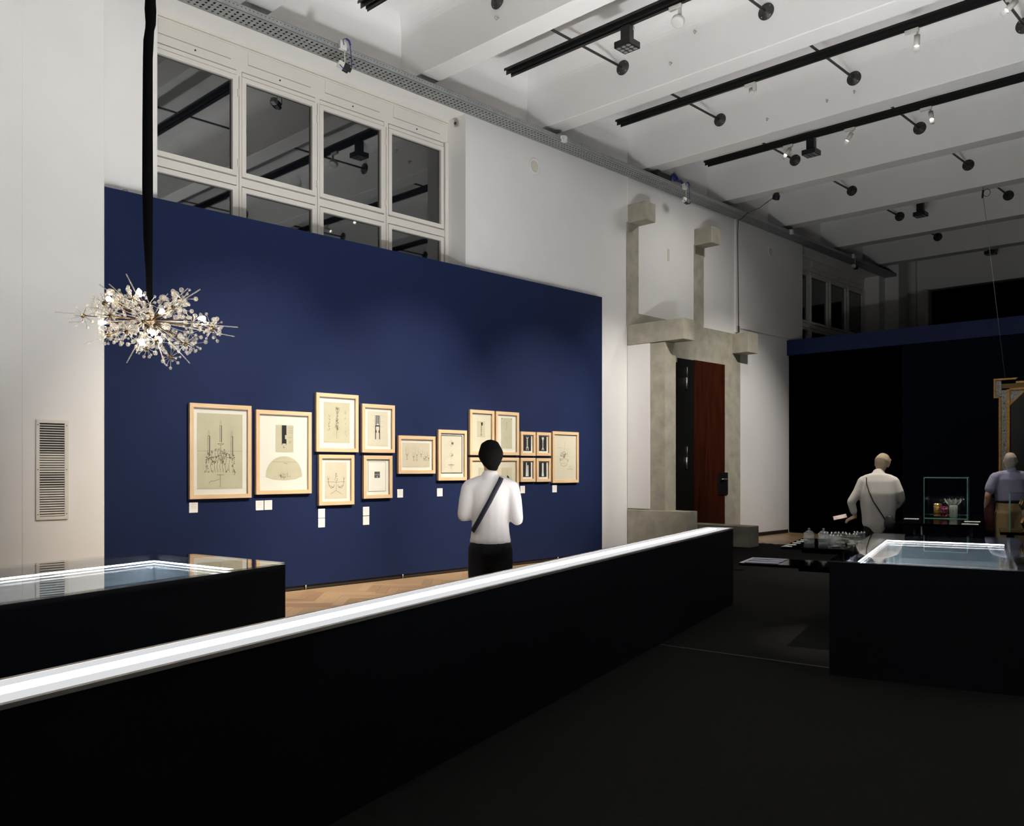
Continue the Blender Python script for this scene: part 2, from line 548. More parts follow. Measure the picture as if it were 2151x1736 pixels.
# ---- windows
def window(name, xs, label, z_top=6.04):
    """xs: list of pane x-intervals"""
    x0, x1 = xs[0][0] - .135, xs[-1][1] + .135
    w = MB().box(x0, x1, GY + .05, GY + .09, 3.3, 6.5).build(name, mat('night_outside_%s' % name, (0.004, 0.005, 0.007), 0.9))
    struct(w, label)
    hd = MB()
    hd.box(x0, x1, GY - .03, GY + .05, 6.165, 6.46)         # header board
    hd.box(x0, x1, GY - .055, GY + .05, 6.46, 6.5)
    hd.box(x0, x1, GY - .045, GY - .03, 6.435, 6.452)
    hd.build('header', 'frame_paint', w)
    for a, b in xs:                                          # raised panels in the header
        p = MB().box(a + .03, b - .02, GY - .036, GY - .03, 6.272, 6.42).build('header_panel', 'frame_paint', w)
        MB().box(a + .03, b - .02, GY - .0365, GY - .03, 6.266, 6.272).build('groove', 'rim', p)
        MB().box((a + b) / 2 - .008, (a + b) / 2 + .008, GY - .04, GY - .03, 6.212, 6.228).build('latch_hole', 'black', w)
    MB().box(x0, x0 + .06, GY - .05, GY + .05, 3.3, 6.17).build('jamb', 'frame_paint', w)
    MB().box(x1 - .06, x1, GY - .05, GY + .05, 3.3, 6.17).build('jamb', 'frame_paint', w)
    for (a, b), (c, d) in zip(xs, xs[1:]):
        m_ = (b + c) / 2
        MB().box(m_ - .035, m_ + .035, GY - .03, GY + .05, 3.3, 6.165).build('mullion', 'frame_paint', w)
        MB().box(m_ - .004, m_ + .004, GY - .034, GY - .03, 3.4, 6.1).build('joint', 'rim', w)
        for zz in (5.02, 5.85): MB().box(m_ - .02, m_ - .008, GY - .045, GY - .03, zz, zz + .09).build('hinge', 'frame_paint', w)
    MB().box(x0, x1, GY - .028, GY + .05, 4.80, 4.895).build('transom', 'frame_paint', w)
    for a, b in xs:
        for zb, zt in ((4.965, z_top), (3.65, 4.727)):
            s_ = MB()
            for (p, q, r_, t) in ((a - .055, a, zb - .055, zt + .055), (b, b + .055, zb - .055, zt + .055), (a, b, zb - .055, zb), (a, b, zt, zt + .055)):
                s_.box(p, q, GY - .042, GY + .04, r_, t)
            s_ = s_.build('sash', 'frame_paint', w)
            MB().box(a, b, GY - .004, GY + .004, zb, zt).build('pane', 'pane', s_)
        MB().box(a - .05, b + .05, GY - .034, GY - .02, 6.105, 6.155).build('drip_rail', 'frame_paint', w)
        MB().box(a - .05, b + .05, GY - .0345, GY - .02, 6.150, 6.157).build('shadow_gap', 'rim', w)
    return w


window('window_1', [(4.355, 5.295), (5.473, 6.412), (6.583, 7.525), (7.713, 8.626)], 'cream four-column window above the navy wall, dark with night')
window('window_2', [(19.60, 20.52), (20.74, 21.62), (21.84, 22.71), (22.93, 23.78)], 'dark far window above the navy cross partition')

# ---- navy display wall with drawings
nv = MB().box(3.565, 11.72, PY, PY + .12, 0.05, 4.255).build('wall_display', 'navy')
struct(nv, 'navy blue display wall hung with framed drawings')
MB().box(3.60, 11.70, PY + .02, PY + .1, 0.0, 0.05).build('recessed_plinth', 'baseb', nv)
for x in (4.2, 5.95, 7.45, 9.1, 10.6):
    MB().lathe([(.012, 0), (.012, .05)], 8, (x, PY + .01, 0)).build('levelling_foot', 'steel', nv)
for x in (3.80, 8.90):
    MB().tube([(x - .03, PY + .06, 4.25), (x - .02, PY + .06, 4.285), (x + .02, PY + .06, 4.29), (x + .04, PY + .06, 4.26)], .006, 6).build('fixing_loop', 'steel', nv)

# ---- ceiling with beams
BXS = [(-.1 - 2.6, .3 - 2.6), (-.05, .3), (2.57, 2.92), (5.20, 5.55), (7.842, 8.18), (10.442, 10.80), (13.155, 13.49), (15.88, 16.22), (18.475, 18.81), (21.146, 21.48), (23.70, 24.03)]
ce = MB()
edges = [XN] + [v for p in BXS for v in p] + [XE]
FR = 0.26
for i in range(0, len(edges) - 1, 2):
    a, b = edges[i], edges[i + 1]
    if b - a < .3: continue
    prof = [(a, HC + .2), (a, HC - FR)]
    prof += [(a + FR - FR * math.cos(t), HC - FR + FR * math.sin(t)) for t in [R(k) for k in range(10, 91, 10)]]
    prof += [(b - FR + FR * math.sin(t), HC - FR + FR * math.cos(t)) for t in [R(k) for k in range(0, 81, 10)]]
    prof += [(b, HC - FR), (b, HC + .2)]
    for j in range(1, len(prof) - 2):
        (xa, za), (xb, zb) = prof[j], prof[j + 1]
        ce.add([(xa, YN, za), (xb, YN, zb), (xb, UY, zb), (xa, UY, za)], [(0, 1, 2, 3)], True)
    # rounded meeting with the upper wall
    pts = [(UY - FR + FR * math.sin(R(k)), HC - FR + FR * math.cos(R(k))) for k in range(0, 91, 10)]
    for (ya, za), (yb, zb) in zip(pts, pts[1:]):
        ce.add([(a, ya, za), (b, ya, za), (b, yb, zb), (a, yb, zb)], [(0, 1, 2, 3)], True)
ce.box(XN - .3, XE + .5, YN - .3, 9.9, HC + .005, HC + .3)
ce = struct(ce.build('ceiling', 'ceil'), 'white coved ceiling between deep beams')
for a, b in BXS:
    o = MB().bbox(a, b, YN, UY + .1, HB, HC + .1, 0.012).build('beam', 'ceil', ce)

# ---- remaining shell
struct(MB().box(XN, XE + .3, YN - .25, YN, 0, HC).build('wall_right', 'curtain'), 'dark wall on the far side of the hall')
struct(MB().box(XN - .25, XN, YN, 9.9, 0, HC).build('wall_back', 'curtain'), 'dark wall behind the viewer')
we = MB()
we.box(XE, XE + .3, 8.70, 9.6, 0, HC); we.box(XE + .12, XE + .3, 8.45, 8.70, 0, HC)
we.box(XE, XE + .3, YN, 8.45, 6.27, HC)
we.box(XE, XE + .3, 8.38, 8.47, 0, 6.3)
we = struct(we.build('wall_far', 'wall'), 'white far end wall with a wide dark opening')
MB().box(XE + .35, XE + .45, YN, 8.5, 0, 6.4).build('opening_backdrop', 'curtain', we)
MB().box(24.35, 25.0, 8.7, WY + .3, 0, HC).build('pilaster', 'wall', we)

# ---- navy cross partition with black curtain
XF = 18.70
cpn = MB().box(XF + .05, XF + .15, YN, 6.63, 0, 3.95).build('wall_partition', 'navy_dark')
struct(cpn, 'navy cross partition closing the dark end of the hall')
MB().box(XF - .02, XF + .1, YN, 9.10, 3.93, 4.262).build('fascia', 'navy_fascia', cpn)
cu = MB()
N = 120
pts = [(XF + .10 + .035 * math.sin(k * .82) + .012 * math.sin(k * 2.1), 6.60 + (9.06 - 6.60) * k / N) for k in range(N + 1)]
for (xa, ya), (xb, yb) in zip(pts, pts[1:]):
    cu.add([(xa, ya, .02), (xb, yb, .02), (xb, yb, 3.95), (xa, ya, 3.95), (xa + .01, ya, .02), (xb + .01, yb, .02), (xb + .01, yb, 3.95), (xa + .01, ya, 3.95)], [(0, 3, 2, 1), (4, 5, 6, 7)], True)
tag(cu.build('curtain', 'curtain', org=(XF, 7.8, 0)), 'black floor-length curtain hanging beneath the navy fascia beside the white wall', 'curtain')

# ---- baseboard by the far pier
struct(MB().box(16.6, 18.7, WY - .025, WY, 0, .07).build('baseboard_left', 'baseb'), 'dark baseboard under the far white pier')

# ---- concrete doorway
X1 = 12.685
dc = MB().box(X1, X1 + .33, 8.29, WY, 0.715, 3.56).build('wall_doorway', 'concrete')
struct(dc, 'raw concrete portal fin and stubs around the tall dark red door')
MB().box(X1 - .012, X1 + .02, 8.585, WY - .01, 0.74, 3.565).build('white_infill', 'wall', dc)
MB().bbox(X1 - .02, X1 + .32, 7.92, WY, 3.57, 3.92, .008).build('lintel_beam', 'concrete', dc)
MB().bbox(X1 - .02, X1 + .32, 7.865, WY, 0.0, 0.718, .01).build('plinth', 'concrete', dc)
MB().bbox(X1, X1 + .325, 8.69, WY, 5.70, 6.02, .008).build('beam_stub', 'concrete', dc)
MB().box(X1 - .03, X1 + .315, WY - .012, WY + .1, 3.91, 5.72).build('concrete_post', 'concrete', dc)
MB().bbox(14.842, 15.17, 8.68, WY, 5.69, 6.005, .008).build('beam_stub', 'concrete', dc)
MB().box(14.83, 15.175, WY - .012, WY + .1, 4.15, 5.71).build('concrete_post', 'concrete', dc)
MB().box(13.0, 16.27, WY - .015, WY + .3, 3.49, 4.16).build('lintel', 'concrete', dc)
MB().box(13.0, 14.53, WY - .014, WY + .3, 3.405, 3.50).build('lintel_step', 'concrete', dc)
MB().box(15.935, 16.59, WY - .013, WY + .3, 0, 3.78).build('door_jamb', 'concrete', dc)
MB().bbox(16.269, 16.68, 8.69, WY, 3.755, 4.155, .008).build('beam_stub', 'concrete', dc)
MB().bbox(14.62, 15.0, 7.80, 9.04, 0.0, 0.385, .012).build('plinth_block', 'concrete', dc)
MB().box(13.0, 14.23, WY - .01, WY + .2, 0, 3.41).build('inner_jamb', 'door_black', dc)
d1 = MB().box(14.23, 14.80, WY - .02, WY + .03, 0.0, 3.49).build('door_1', 'door_black')
struct(d1, 'narrow black steel door leaf with two long hinges')
for z in (1.42, 2.92):
    MB().tube([(14.52, WY - .035, z), (14.52, WY - .035, z + .22)], .022, 10).build('hinge', 'steel', d1)
    MB().tube([(14.55, WY - .03, z + .22), (14.55, WY - .03, z + .42)], .008, 8).build('hinge_pin', 'steel', d1)
d2 = MB().box(14.80, 15.94, WY - .03, WY + .02, 0.0, 3.497).build('door_2', 'door_red')
struct(d2, 'tall dark red door leaf with black lock plate')
lp = MB().bbox(15.66, 16.035, WY - .05, WY - .02, .90, 1.345, .006).build('lock_plate', 'door_black', d2)
MB().tube([(15.90, WY - .05, 1.215), (15.90, WY - .10, 1.215), (15.70, WY - .105, 1.215)], .013, 8).build('door_handle', 'steel', lp)
# small things fixed to the far pier
sb = MB().bbox(16.42, 16.50, 9.0, WY - .01, 4.20, 4.33, .004).build('junction_box', 'steel', org=(16.46, 9.03, 4.2))
tag(sb, 'small grey junction box on the white pier beside the concrete doorway', 'junction box')

# ================================================================== CABLE TRAY
t0, t1 = 3.0, 24.9
ty0, ty1, tz = 8.75, 9.04, 6.50
tr = thing('cable_tray', 'long perforated galvanised cable tray running under the ceiling beams', 'cable tray', (t0, ty0, tz))
O = (t0, ty0, tz)
bt = MB()
pitch = 0.07
nx = int((t1 - t0) / pitch)
ys = [ty0 + .012, ty0 + .05, ty0 + .085, ty0 + .11, ty0 + .135, ty0 + .17, ty0 + .205, ty0 + .23, ty0 + .255, ty1 - .004]
for i in range(nx):
    xa = t0 + i * pitch
    grp = (i % 4)
    bt.add([(xa, ys[0], tz), (xa + pitch * .62, ys[0], tz), (xa + pitch * .62, ys[-1], tz), (xa, ys[-1], tz)], [(0, 3, 2, 1)])
    for j in range(len(ys) - 1):
        if j % 2 == 0 or grp == 3 and j == 4:
            bt.add([(xa + pitch * .62, ys[j], tz), (xa + pitch, ys[j], tz), (xa + pitch, ys[j + 1], tz), (xa + pitch * .62, ys[j + 1], tz)], [(0, 3, 2, 1)])
tag(bt.build('slotted_floor', 'galv', tr, O), kind='stuff')
MB().box(t0, t1, ty0, ty0 + .004, tz, tz + .065).box(t0, t1, ty0, ty0 + .016, tz + .062, tz + .067).box(t0, t1, ty0 - .004, ty0, tz + .012, tz + .018).build('front_rail', 'galv', tr, O)
MB().box(t0, t1, ty1 - .004, ty1, tz - .004, tz + .065).build('back_rail', 'galv', tr, O)
hs = MB()
for i in range(int((t1 - t0) / .05)):
    x = t0 + .02 + i * .05
    hs.add([(x, ty0 - .0006, tz + .036), (x + .016, ty0 - .0006, tz + .036), (x + .016, ty0 - .0006, tz + .044), (x, ty0 - .0006, tz + .044)], [(0, 1, 2, 3)])
tag(hs.build('rail_slots', 'black', tr, O), kind='stuff')
MB().box(t0, t1, ty0 + .02, ty1 - .02, tz + .02, tz + .04).build('cable_bundle', 'blackcable', tr, O)
# ================================================================== TRACKS AND RODS
bays = [(BXS[i][1], BXS[i + 1][0]) for i in range(2, 10)] + [(24.03, XE)]
seen_names = ['near the camera end', 'above the navy wall window', 'above the broad white pier', 'in front of the concrete doorway bay',
              'just past the concrete doorway', 'in the fourth bay from the camera side', 'above the navy cross partition', 'behind the navy cross partition', 'in the farthest dark bay']
TX = []
for i, (a, b) in enumerate(bays):
    if i == 0: continue
    xc = (a + b) / 2 if i not in (4,) else (a + b) / 2 + .05
    TX.append(xc)
    if i <= 4:
        org = (xc, 8.72, 7.2)
        tk = thing('light_track', 'black ceiling light track on cross rods, %s' % seen_names[i], 'light track', org, 0, 'ceiling light tracks')
        y1 = 8.72
        MB().box(xc - .10, xc + .10, YN + .3, y1, 7.172, 7.18).box(xc - .10, xc - .092, YN + .3, y1, 7.145, 7.172).box(xc + .092, xc + .10, YN + .3, y1, 7.145, 7.172).build('track_plate', 'track', tk, org)
        MB().box(xc - .055, xc - .048, YN + .3, y1, 7.10, 7.172).box(xc + .048, xc + .055, YN + .3, y1, 7.10, 7.172).box(xc - .02, xc + .02, YN + .3, y1 - .06, 7.085, 7.172).build('track_channel', 'track', tk, org)
        sc_ = MB()
        for q in range(14):
            for e in (0, .05):
                sc_.ball((xc - .07, 8.2 - q * .75 + e, 7.171), .006, 5, 3)
        tag(sc_.build('track_screws', 'steel', tk, org), kind='stuff')
    for k_, yy in enumerate((7.53, 5.33, 3.13, .93, -1.27) if i <= 4 else (7.53, 5.33, 3.13)):
        if i <= 4:
            rd = MB().tube([(a, yy, 7.2), (b, yy, 7.2)], .018, 8).build('support_rod', 'rod', tk, org)
        else:
            org = ((a + b) / 2, yy, 7.2)
            top_ = thing('cross_rod', '%s flanged cross rod %s' % (['window-side', 'middle', 'right-hand'][k_], seen_names[i]), 'rod', org, 0, 'cross rods between the far beams')
            rd = MB().tube([(a, yy, 7.2), (b, yy, 7.2)], .018, 8).build('rod_tube', 'rod', top_, org)
        for fx, dr in ((b, -1), (a, 1)):
            MB().lathe([(.0, 0), (.105, 0), (.105, .012), (.03, .0125), (.024, .04)], 24, (fx, yy, 7.2), (dr, 0, 0)).build('flange', 'rod', rd, org)
        bo = MB()
        for q in range(4):
            an = R(45 + 90 * q)
            bo.ball((b - .013, yy + .082 * math.cos(an), 7.2 + .082 * math.sin(an)), .008, 6, 4)
        tag(bo.build('bolts', 'steel', rd, org), kind='stuff')


def nine(x, y, label):
    org = (x, y, 7.085)
    t = thing('nine_lens_spotlight', label, 'spotlight', org, 0, 'black nine-lens spotlights')
    MB().bbox(x - .05, x + .05, y - .07, y + .07, 6.885, 7.085, .006).build('driver_box', 'black', t, org)
    if x > 16: MB().tube([(x, y, 7.08), (x, y, HC)], .02, 8).build('ceiling_stem', 'black', t, org)
    MB().box(x + .03, x + .045, y - .085, y - .06, 7.03, 7.07).build('fixing_tab', 'spotwhite', t, org)
    h = MB().bbox(x - .12, x + .12, y - .12, y + .12, 6.80, 6.885, .008).build('lamp_head', 'black', t, org)
    for i in range(3):
        for j in range(3):
            MB().lathe([(0, -.004), (.026, -.004), (.03, 0)], 14, (x + (i - 1) * .072, y + (j - 1) * .072, 6.80)).build('lens', 'lens_off', h, org)


nine(TX[1], 6.65, 'square black nine-lens spotlight hanging from the track over the broad white pier')
nine(TX[3], 6.70, 'square black nine-lens spotlight hanging beside a tilted white spot near the doorway')
nine(TX[5], 6.69, 'square black nine-lens spotlight in the shaded bay beyond the small black beam camera')
nine(TX[7] if len(TX) > 7 else 25.0, 6.65, 'farthest black nine-lens spotlight in the dark end bay by the wire')


def spot(x, y, aim, label, kind='tube', power=0.0, color=(1, .90, .76), size=60, lit=True):
    z = 7.085
    org = (x, y, z)
    t = thing('track_spotlight', label, 'spotlight', org, 0, 'white track spotlights')
    d = (Vector(aim) - Vector((x, y, 6.9))).normalized()
    MB().bbox(x - .025, x + .025, y - .02, y + .15, z - .045, z, .004).build('track_adapter', 'spotwhite', t, org)
    if kind == 'disc':
        MB().bbox(x - .018, x + .018, y - .015, y + .02, z - .19, z - .04, .004).build('arm', 'spotwhite', t, org)
        c = Vector((x, y + .03, z - .2))
        q = MB().lathe([(.0, -.03), (.075, -.03), (.08, -.02), (.08, .025), (.07, .03)], 24, c, d).build('lamp_head', 'spotwhite', t, org)
        MB().lathe([(0, .028), (.066, .028)], 24, c, d).build('lens', 'lens_on' if lit else 'lens_off', q, org)
    elif kind == 'short':
        MB().bbox(x - .022, x + .022, y - .03, y + .02, z - .13, z - .04, .004).build('arm', 'spotwhite', t, org)
        c = Vector((x, y + .045, z - .12))
        q = MB().lathe([(.0, -.05), (.035, -.05), (.035, .055), (.03, .056)], 20, c, d).build('lamp_head', 'spotwhite', t, org)
        MB().lathe([(0, .054), (.03, .054)], 20, c, d).build('lens', 'lens_on' if lit else 'lens_off', q, org)
    else:
        p0 = Vector((x, y, z - .045))
        MB().tube([p0, p0 + d * .06], .014, 10).build('arm', 'spotwhite', t, org)
        c = p0 + d * .05
        q = MB().lathe([(.0, 0), (.036, 0), (.036, .13), (.03, .132)], 20, c, d).build('lamp_head', 'spotwhite', t, org)
        MB().lathe([(.033, .13), (.035, .145), (.033, .19), (.036, .195), (.036, .20)], 20, c, d).build('glass_snoot', 'clear', q, org)
        MB().lathe([(0, .135), (.026, .135)], 20, c, d).build('lens', 'lens_on' if lit else 'lens_off', q, org)
        c = c + d * .14
    if power:
        ld = bpy.data.lights.new('spot_beam', 'SPOT')
        ld.energy = power; ld.color = color; ld.spot_size = R(size); ld.spot_blend = 1.0; ld.shadow_soft_size = 0.035
        lo = bpy.data.objects.new('lamp_beam', ld)
        col.objects.link(lo); lo.parent = t
        lo.location = c + d * .09 - Vector(org)
        lo.rotation_euler = d.to_track_quat('-Z', 'Y').to_euler()
    return t


spot(TX[1], 5.87, (5.6, 6.5, .8), 'round white disc spotlight on the track nearest the window', 'disc', SPOT_TABLE * .2, size=30)
spot(TX[2], 6.30, (7.85, 3.35, .8), 'small stubby white spotlight on the middle track', 'short', SPOT_TABLE * 1.3, size=11)
spot(TX[2], 4.05, (12.3, 4.4, 1.1), 'white cylinder spotlight with glass snoot at the right of the middle track', 'tube', SPOT_TABLE, size=40)
spot(TX[3], 7.05, (12.6, 9.0, 3.0), 'tilted white spotlight beside the black nine-lens lamp', 'tube', FLOOD * .3, size=100, color=(1, .95, .88))
spot(TX[3], 5.98, (14.3, 8.8, 2.5), 'lit white cylinder spotlight between the nine-lens lamp and a rod', 'tube', FLOOD, size=120, color=(1, .95, .88))
spot(TX[3], 4.79, (13.4, 3.7, 1.0), 'lit white cylinder spotlight at the right end of the third track', 'tube', SPOT_TABLE, size=40)
# the lamps that light the drawings sit on the same tracks above the upper edge of the picture
spot(TX[0], 3.10, (5.0, 8.87, 1.0), 'white spotlight above the picture edge on the track nearest the camera', 'tube', SPOT_WALL * .9, size=36)
spot(TX[1], 3.30, (7.3, 8.87, 1.05), 'white spotlight above the picture edge on the second track', 'tube', SPOT_WALL * 1.1, size=34)
spot(TX[2], 2.90, (9.9, 8.87, 1.0), 'white spotlight above the picture edge on the middle track', 'tube', SPOT_WALL * 1.15, size=32)

spot(TX[1], 2.20, (12.4, 8.8, 1.9), 'white spotlight above the picture edge aimed at the concrete doorway', 'tube', SPOT_WALL * .68, size=28, color=(1, .95, .88))
spot(TX[2], 1.80, (16.4, 9.0, 2.0), 'white spotlight above the picture edge aimed at the far white pier', 'tube', SPOT_WALL * .68, size=30, color=(1, .95, .9))

# screw eyes on the beam faces
HK = [(7.842, 7.51, 6.98, 'screw eye under the rod flange on the beam nearest the window'), (10.442, 6.71, 7.0, 'screw eye on the second beam below the nine-lens spotlight'),
      (10.442, 6.33, 7.30, 'screw eye high on the second beam beside the disc spotlight'), (13.155, 5.72, 6.99, 'middle screw eye of three on the third beam'),
      (13.155, 5.31, 7.0, 'screw eye directly below a rod flange on the third beam'), (13.155, 6.68, 6.98, 'leftmost screw eye of three on the third beam')]
for x, y, z, lb in HK:
    h = MB().tube([(x, y, z), (x - .03, y, z)], .006, 6)
    h.tube([(x - .05 + .022 * math.cos(R(a)), y, z - .02 + .022 * math.sin(R(a))) for a in range(0, 361, 30)], .005, 6, False)
    tag(h.build('screw_eye', 'steel', org=(x, y, z)), lb, 'hook', 'screw eyes on the beams')


# devices on the cable tray
def tray_camera(x, label, cable=True, coil=False):
    y = 8.70
    org = (x, y, 6.47)
    t = thing('projector_camera', label, 'camera', org, 0, 'small cameras hanging from the cable tray')
    MB().bbox(x - .05, x + .045, y - .01, y + .045, 6.50, 6.60, .006).build('junction_box', 'spotwhite', t, org)
    MB().tube([(x + .02, y, 6.50), (x + .02, y, 6.34)], .006, 8).build('drop_rod', 'spotwhite', t, org)
    b = MB()
    b.bbox(-.075, .035, -.035, .035, -.035, .035, .006)
    q = Matrix.Translation((x, y, 6.295)) @ Matrix.Rotation(R(-20), 4, 'Z') @ Matrix.Rotation(R(20), 4, 'Y')
    b.v = [tuple(q @ Vector(v)) for v in b.v]
    hb = b.build('camera_body', 'spotwhite', t, org)
    b2 = MB().bbox(.0, .075, -.04, .04, -.042, .042, .006)
    b2.v = [tuple(q @ Vector(v)) for v in b2.v]
    fr = b2.build('camera_front', 'black', hb, org)
    b3 = MB().lathe([(.028, .07), (.028, .10), (.0, .095)], 14, (0, 0, 0), (1, 0, 0))
    b3.v = [tuple(q @ Vector(v)) for v in b3.v]
    b3.build('lens', 'black', hb, org)
    if cable:
        MB().tube([(x, y - .012, 6.55), (x - .03, y - .03, 6.60), (x + .02, y - .03, 6.63), (x + .08, y - .02, 6.60), (x + .10, y - .02, 6.45), (x + .11, y - .02, 6.32), (x + .07, y - .02, 6.25), (x, y - .03, 6.24), (x - .07, y - .02, 6.29)], .0055, 6).build('blue_cable', 'bluecable', t, org)
        MB().tube([(x + .02, y - .03, 6.625), (x + .06, y - .03, 6.615), (x + .085, y - .025, 6.57)], .012, 6).build('cable_coil', 'bluecable', t, org)
    return t


tray_camera(6.37, 'small black and white camera with blue cable hanging from the tray above the window')
tray_camera(13.98, 'small camera hanging from the tray above the concrete doorway stubs')
tray_camera(21.5, 'faint small camera hanging from the tray in front of the dark far window', False)
o = MB().tube([(13.72, 8.75, 6.60), (13.66, 8.78, 6.70), (13.75, 8.8, 6.75), (13.86, 8.78, 6.66), (13.74, 8.76, 6.62), (13.90, 8.75, 6.64), (14.0, 8.74, 6.58)], .022, 8).build('cable_coil', 'bluecable', org=(13.75, 8.76, 6.57))
tag(o, 'coil of blue cable lying on the tray beside the hanging camera', 'cable')
o = MB().bbox(13.22, 13.66, 8.78, 8.95, 6.57, 6.68, .006).build('control_box', 'black', org=(13.4, 8.86, 6.57))
tag(o, 'flat black control box lying on the cable tray', 'box')
for x, lb in ((10.54, 'small cream box clipped to the tray rail at the second beam'), (18.2, 'small grey box clipped to the tray rail at the far shaded beam')):
    t = thing('sensor_box', lb, 'sensor', (x, 8.72, 6.47), 0, 'sensor boxes on the tray')
    MB().bbox(-.02, .06, -.03, .03, 0, .10, .005).build('housing', 'spotwhite', t)
    MB().tube([(-.02, 0, .02), (-.06, 0, .05), (-.06, 0, .10), (-.03, .02, .08)], .007, 6).build('clip', 'spotwhite', t)
t = thing('beam_camera', 'small black camera under the fourth beam trailing a cable', 'camera', (16.12, 8.02, 6.75))
MB().bbox(-.03, .04, -.04, .04, -.05, 0, .004).build('mount', 'black', t)
MB().lathe([(0, -.06), (.05, -.06), (.06, 0), (.05, .06), (0, .06)], 14, (-.01, 0, -.085), (.3, -1, -.3)).build('camera_head', 'black', t)
cb = MB().tube([(16.1, 8.05, 6.68), (16.0, 8.3, 6.50), (15.95, 8.55, 6.42), (16.05, 8.72, 6.38), (16.25, 8.9, 6.42), (16.43, 9.0, 6.40), (16.44, 9.015, 6.2), (16.46, 9.015, 5.2), (16.48, 9.015, 4.5), (16.48, 9.015, 4.30)], .007, 6).build('hanging_cable', 'blackcable', org=(16.48, 9.0, 4.3))
tag(cb, 'thin black cable running from the beam camera down the white pier', 'cable')
o = thing('motion_sensor', 'small grey motion sensor in the corner of the window reveal', 'sensor', (8.75, 9.227, 6.36))
MB().bbox(-.02, .01, -.03, .03, 0, .10, .005).build('housing', 'steel', o)
MB().ball((-.02, 0, .04), .022, 10, 6).build('sensor_eye', 'black', o)
for x, z, lb in ((10.247, 6.107, 'round white loudspeaker grille high on the broad white pier'), (17.886, 6.097, 'round cream loudspeaker grille high on the shaded far pier')):
    y = WY if x < 12 else WY - .02
    t = thing('wall_speaker', lb, 'speaker', (x, y, z - .13), 0, 'round wall loudspeakers')
    MB().lathe([(.085, .0), (.085, .012), (.125, .008), (.132, 0)], 32, (0, 0, .13), (0, -1, 0)).build('ring', 'wall', t)
    MB().lathe([(0, .006), (.084, .006)], 32, (0, 0, .13), (0, -1, 0)).build('grille', 'cream', t)
o = MB().bbox(13.93, 13.99, WY - .006, WY, 5.25, 5.47, .002).build('patch_plate', 'cream', org=(13.96, WY, 5.25))
tag(o, 'small cream patch plate on the white wall between the concrete posts', 'plate')

# ================================================================== VENT GRILLE
vg = thing('vent_grille', 'tall white louvred ventilation grille on the left pier', 'vent', (3.06, 8.84, .951))
fr = MB()
fr.box(-.147, -.117, -.014, .0, 0, .95).box(.112, .147, -.014, .0, 0, .95).box(-.117, .112, -.014, .0, 0, .03).box(-.117, .112, -.014, .0, .92, .95)
fr.build('frame', 'frame_paint', vg)
MB().box(-.117, .112, -.003, -.001, .03, .92).build('dark_duct', 'black', vg)
sl = MB().box(-.117, .112, -.012, -.0085, -.0085, .0085)
slm = sl.mesh('slat'); slm.materials.append(M['frame_paint'])
for i in range(38):
    o = bpy.data.objects.new('slat', slm); col.objects.link(o); o.parent = vg
    o.location = (0, .0015, .042 + i * .0232)
    o.rotation_euler = (0, 0, 0)
    o.scale = (1, 1, (.45 if i > 25 else (.85 if 17 < i <= 25 else (.55 if 11 < i <= 17 else .8))))
for z in (.05, .475, .90):
    for x in (-.132, .13):
        MB().ball((x, -.014, z), .005, 6, 4).build('screw', 'black', vg)

# ================================================================== LIGHT BENCH (long black case)
# local x along the bench, y across (0 front .. .29 back); origin at front edge of far end
BEN_L = 11.2
bo_ = (8.507, 4.717, 0)
bw = .285
bench = thing('light_bench', 'long low black bench with a glowing white light strip along its top', 'display bench', bo_, AX)
MB().box(-BEN_L, 0, 0, bw, 0.0, .797).build('body', 'dark_case', bench)
MB().box(-BEN_L, 0, -.004, .018, .795, .809).box(-BEN_L, 0, bw - .018, bw + .004, .795, .809).box(-.018, .004, .018, bw - .018, .795, .809).build('rim', 'rim', bench)
MB().box(-BEN_L, -.018, .018, bw - .018, .797, .8075).build('white_channel', 'painted_glow', bench)
MB().box(-BEN_L, -.25, .110, .175, .8072, .812).build('light_strip', 'led_bench', bench)


# ================================================================== GLASS TOPPED CASES
def inset(poly, d):
    """inset a convex ccw quad by d"""
    n = len(poly); out = []
    for i in range(n):
        p0, p1, p2 = Vector(poly[i - 1]), Vector(poly[i]), Vector(poly[(i + 1) % n])
        a = (p1 - p0).normalized(); b = (p2 - p1).normalized()
        na = Vector((-a.y, a.x)); nb = Vector((-b.y, b.x))
        bis = (na + nb).normalized()
        out.append(tuple(p1 + bis * (d / bis.dot(na))))
    return out


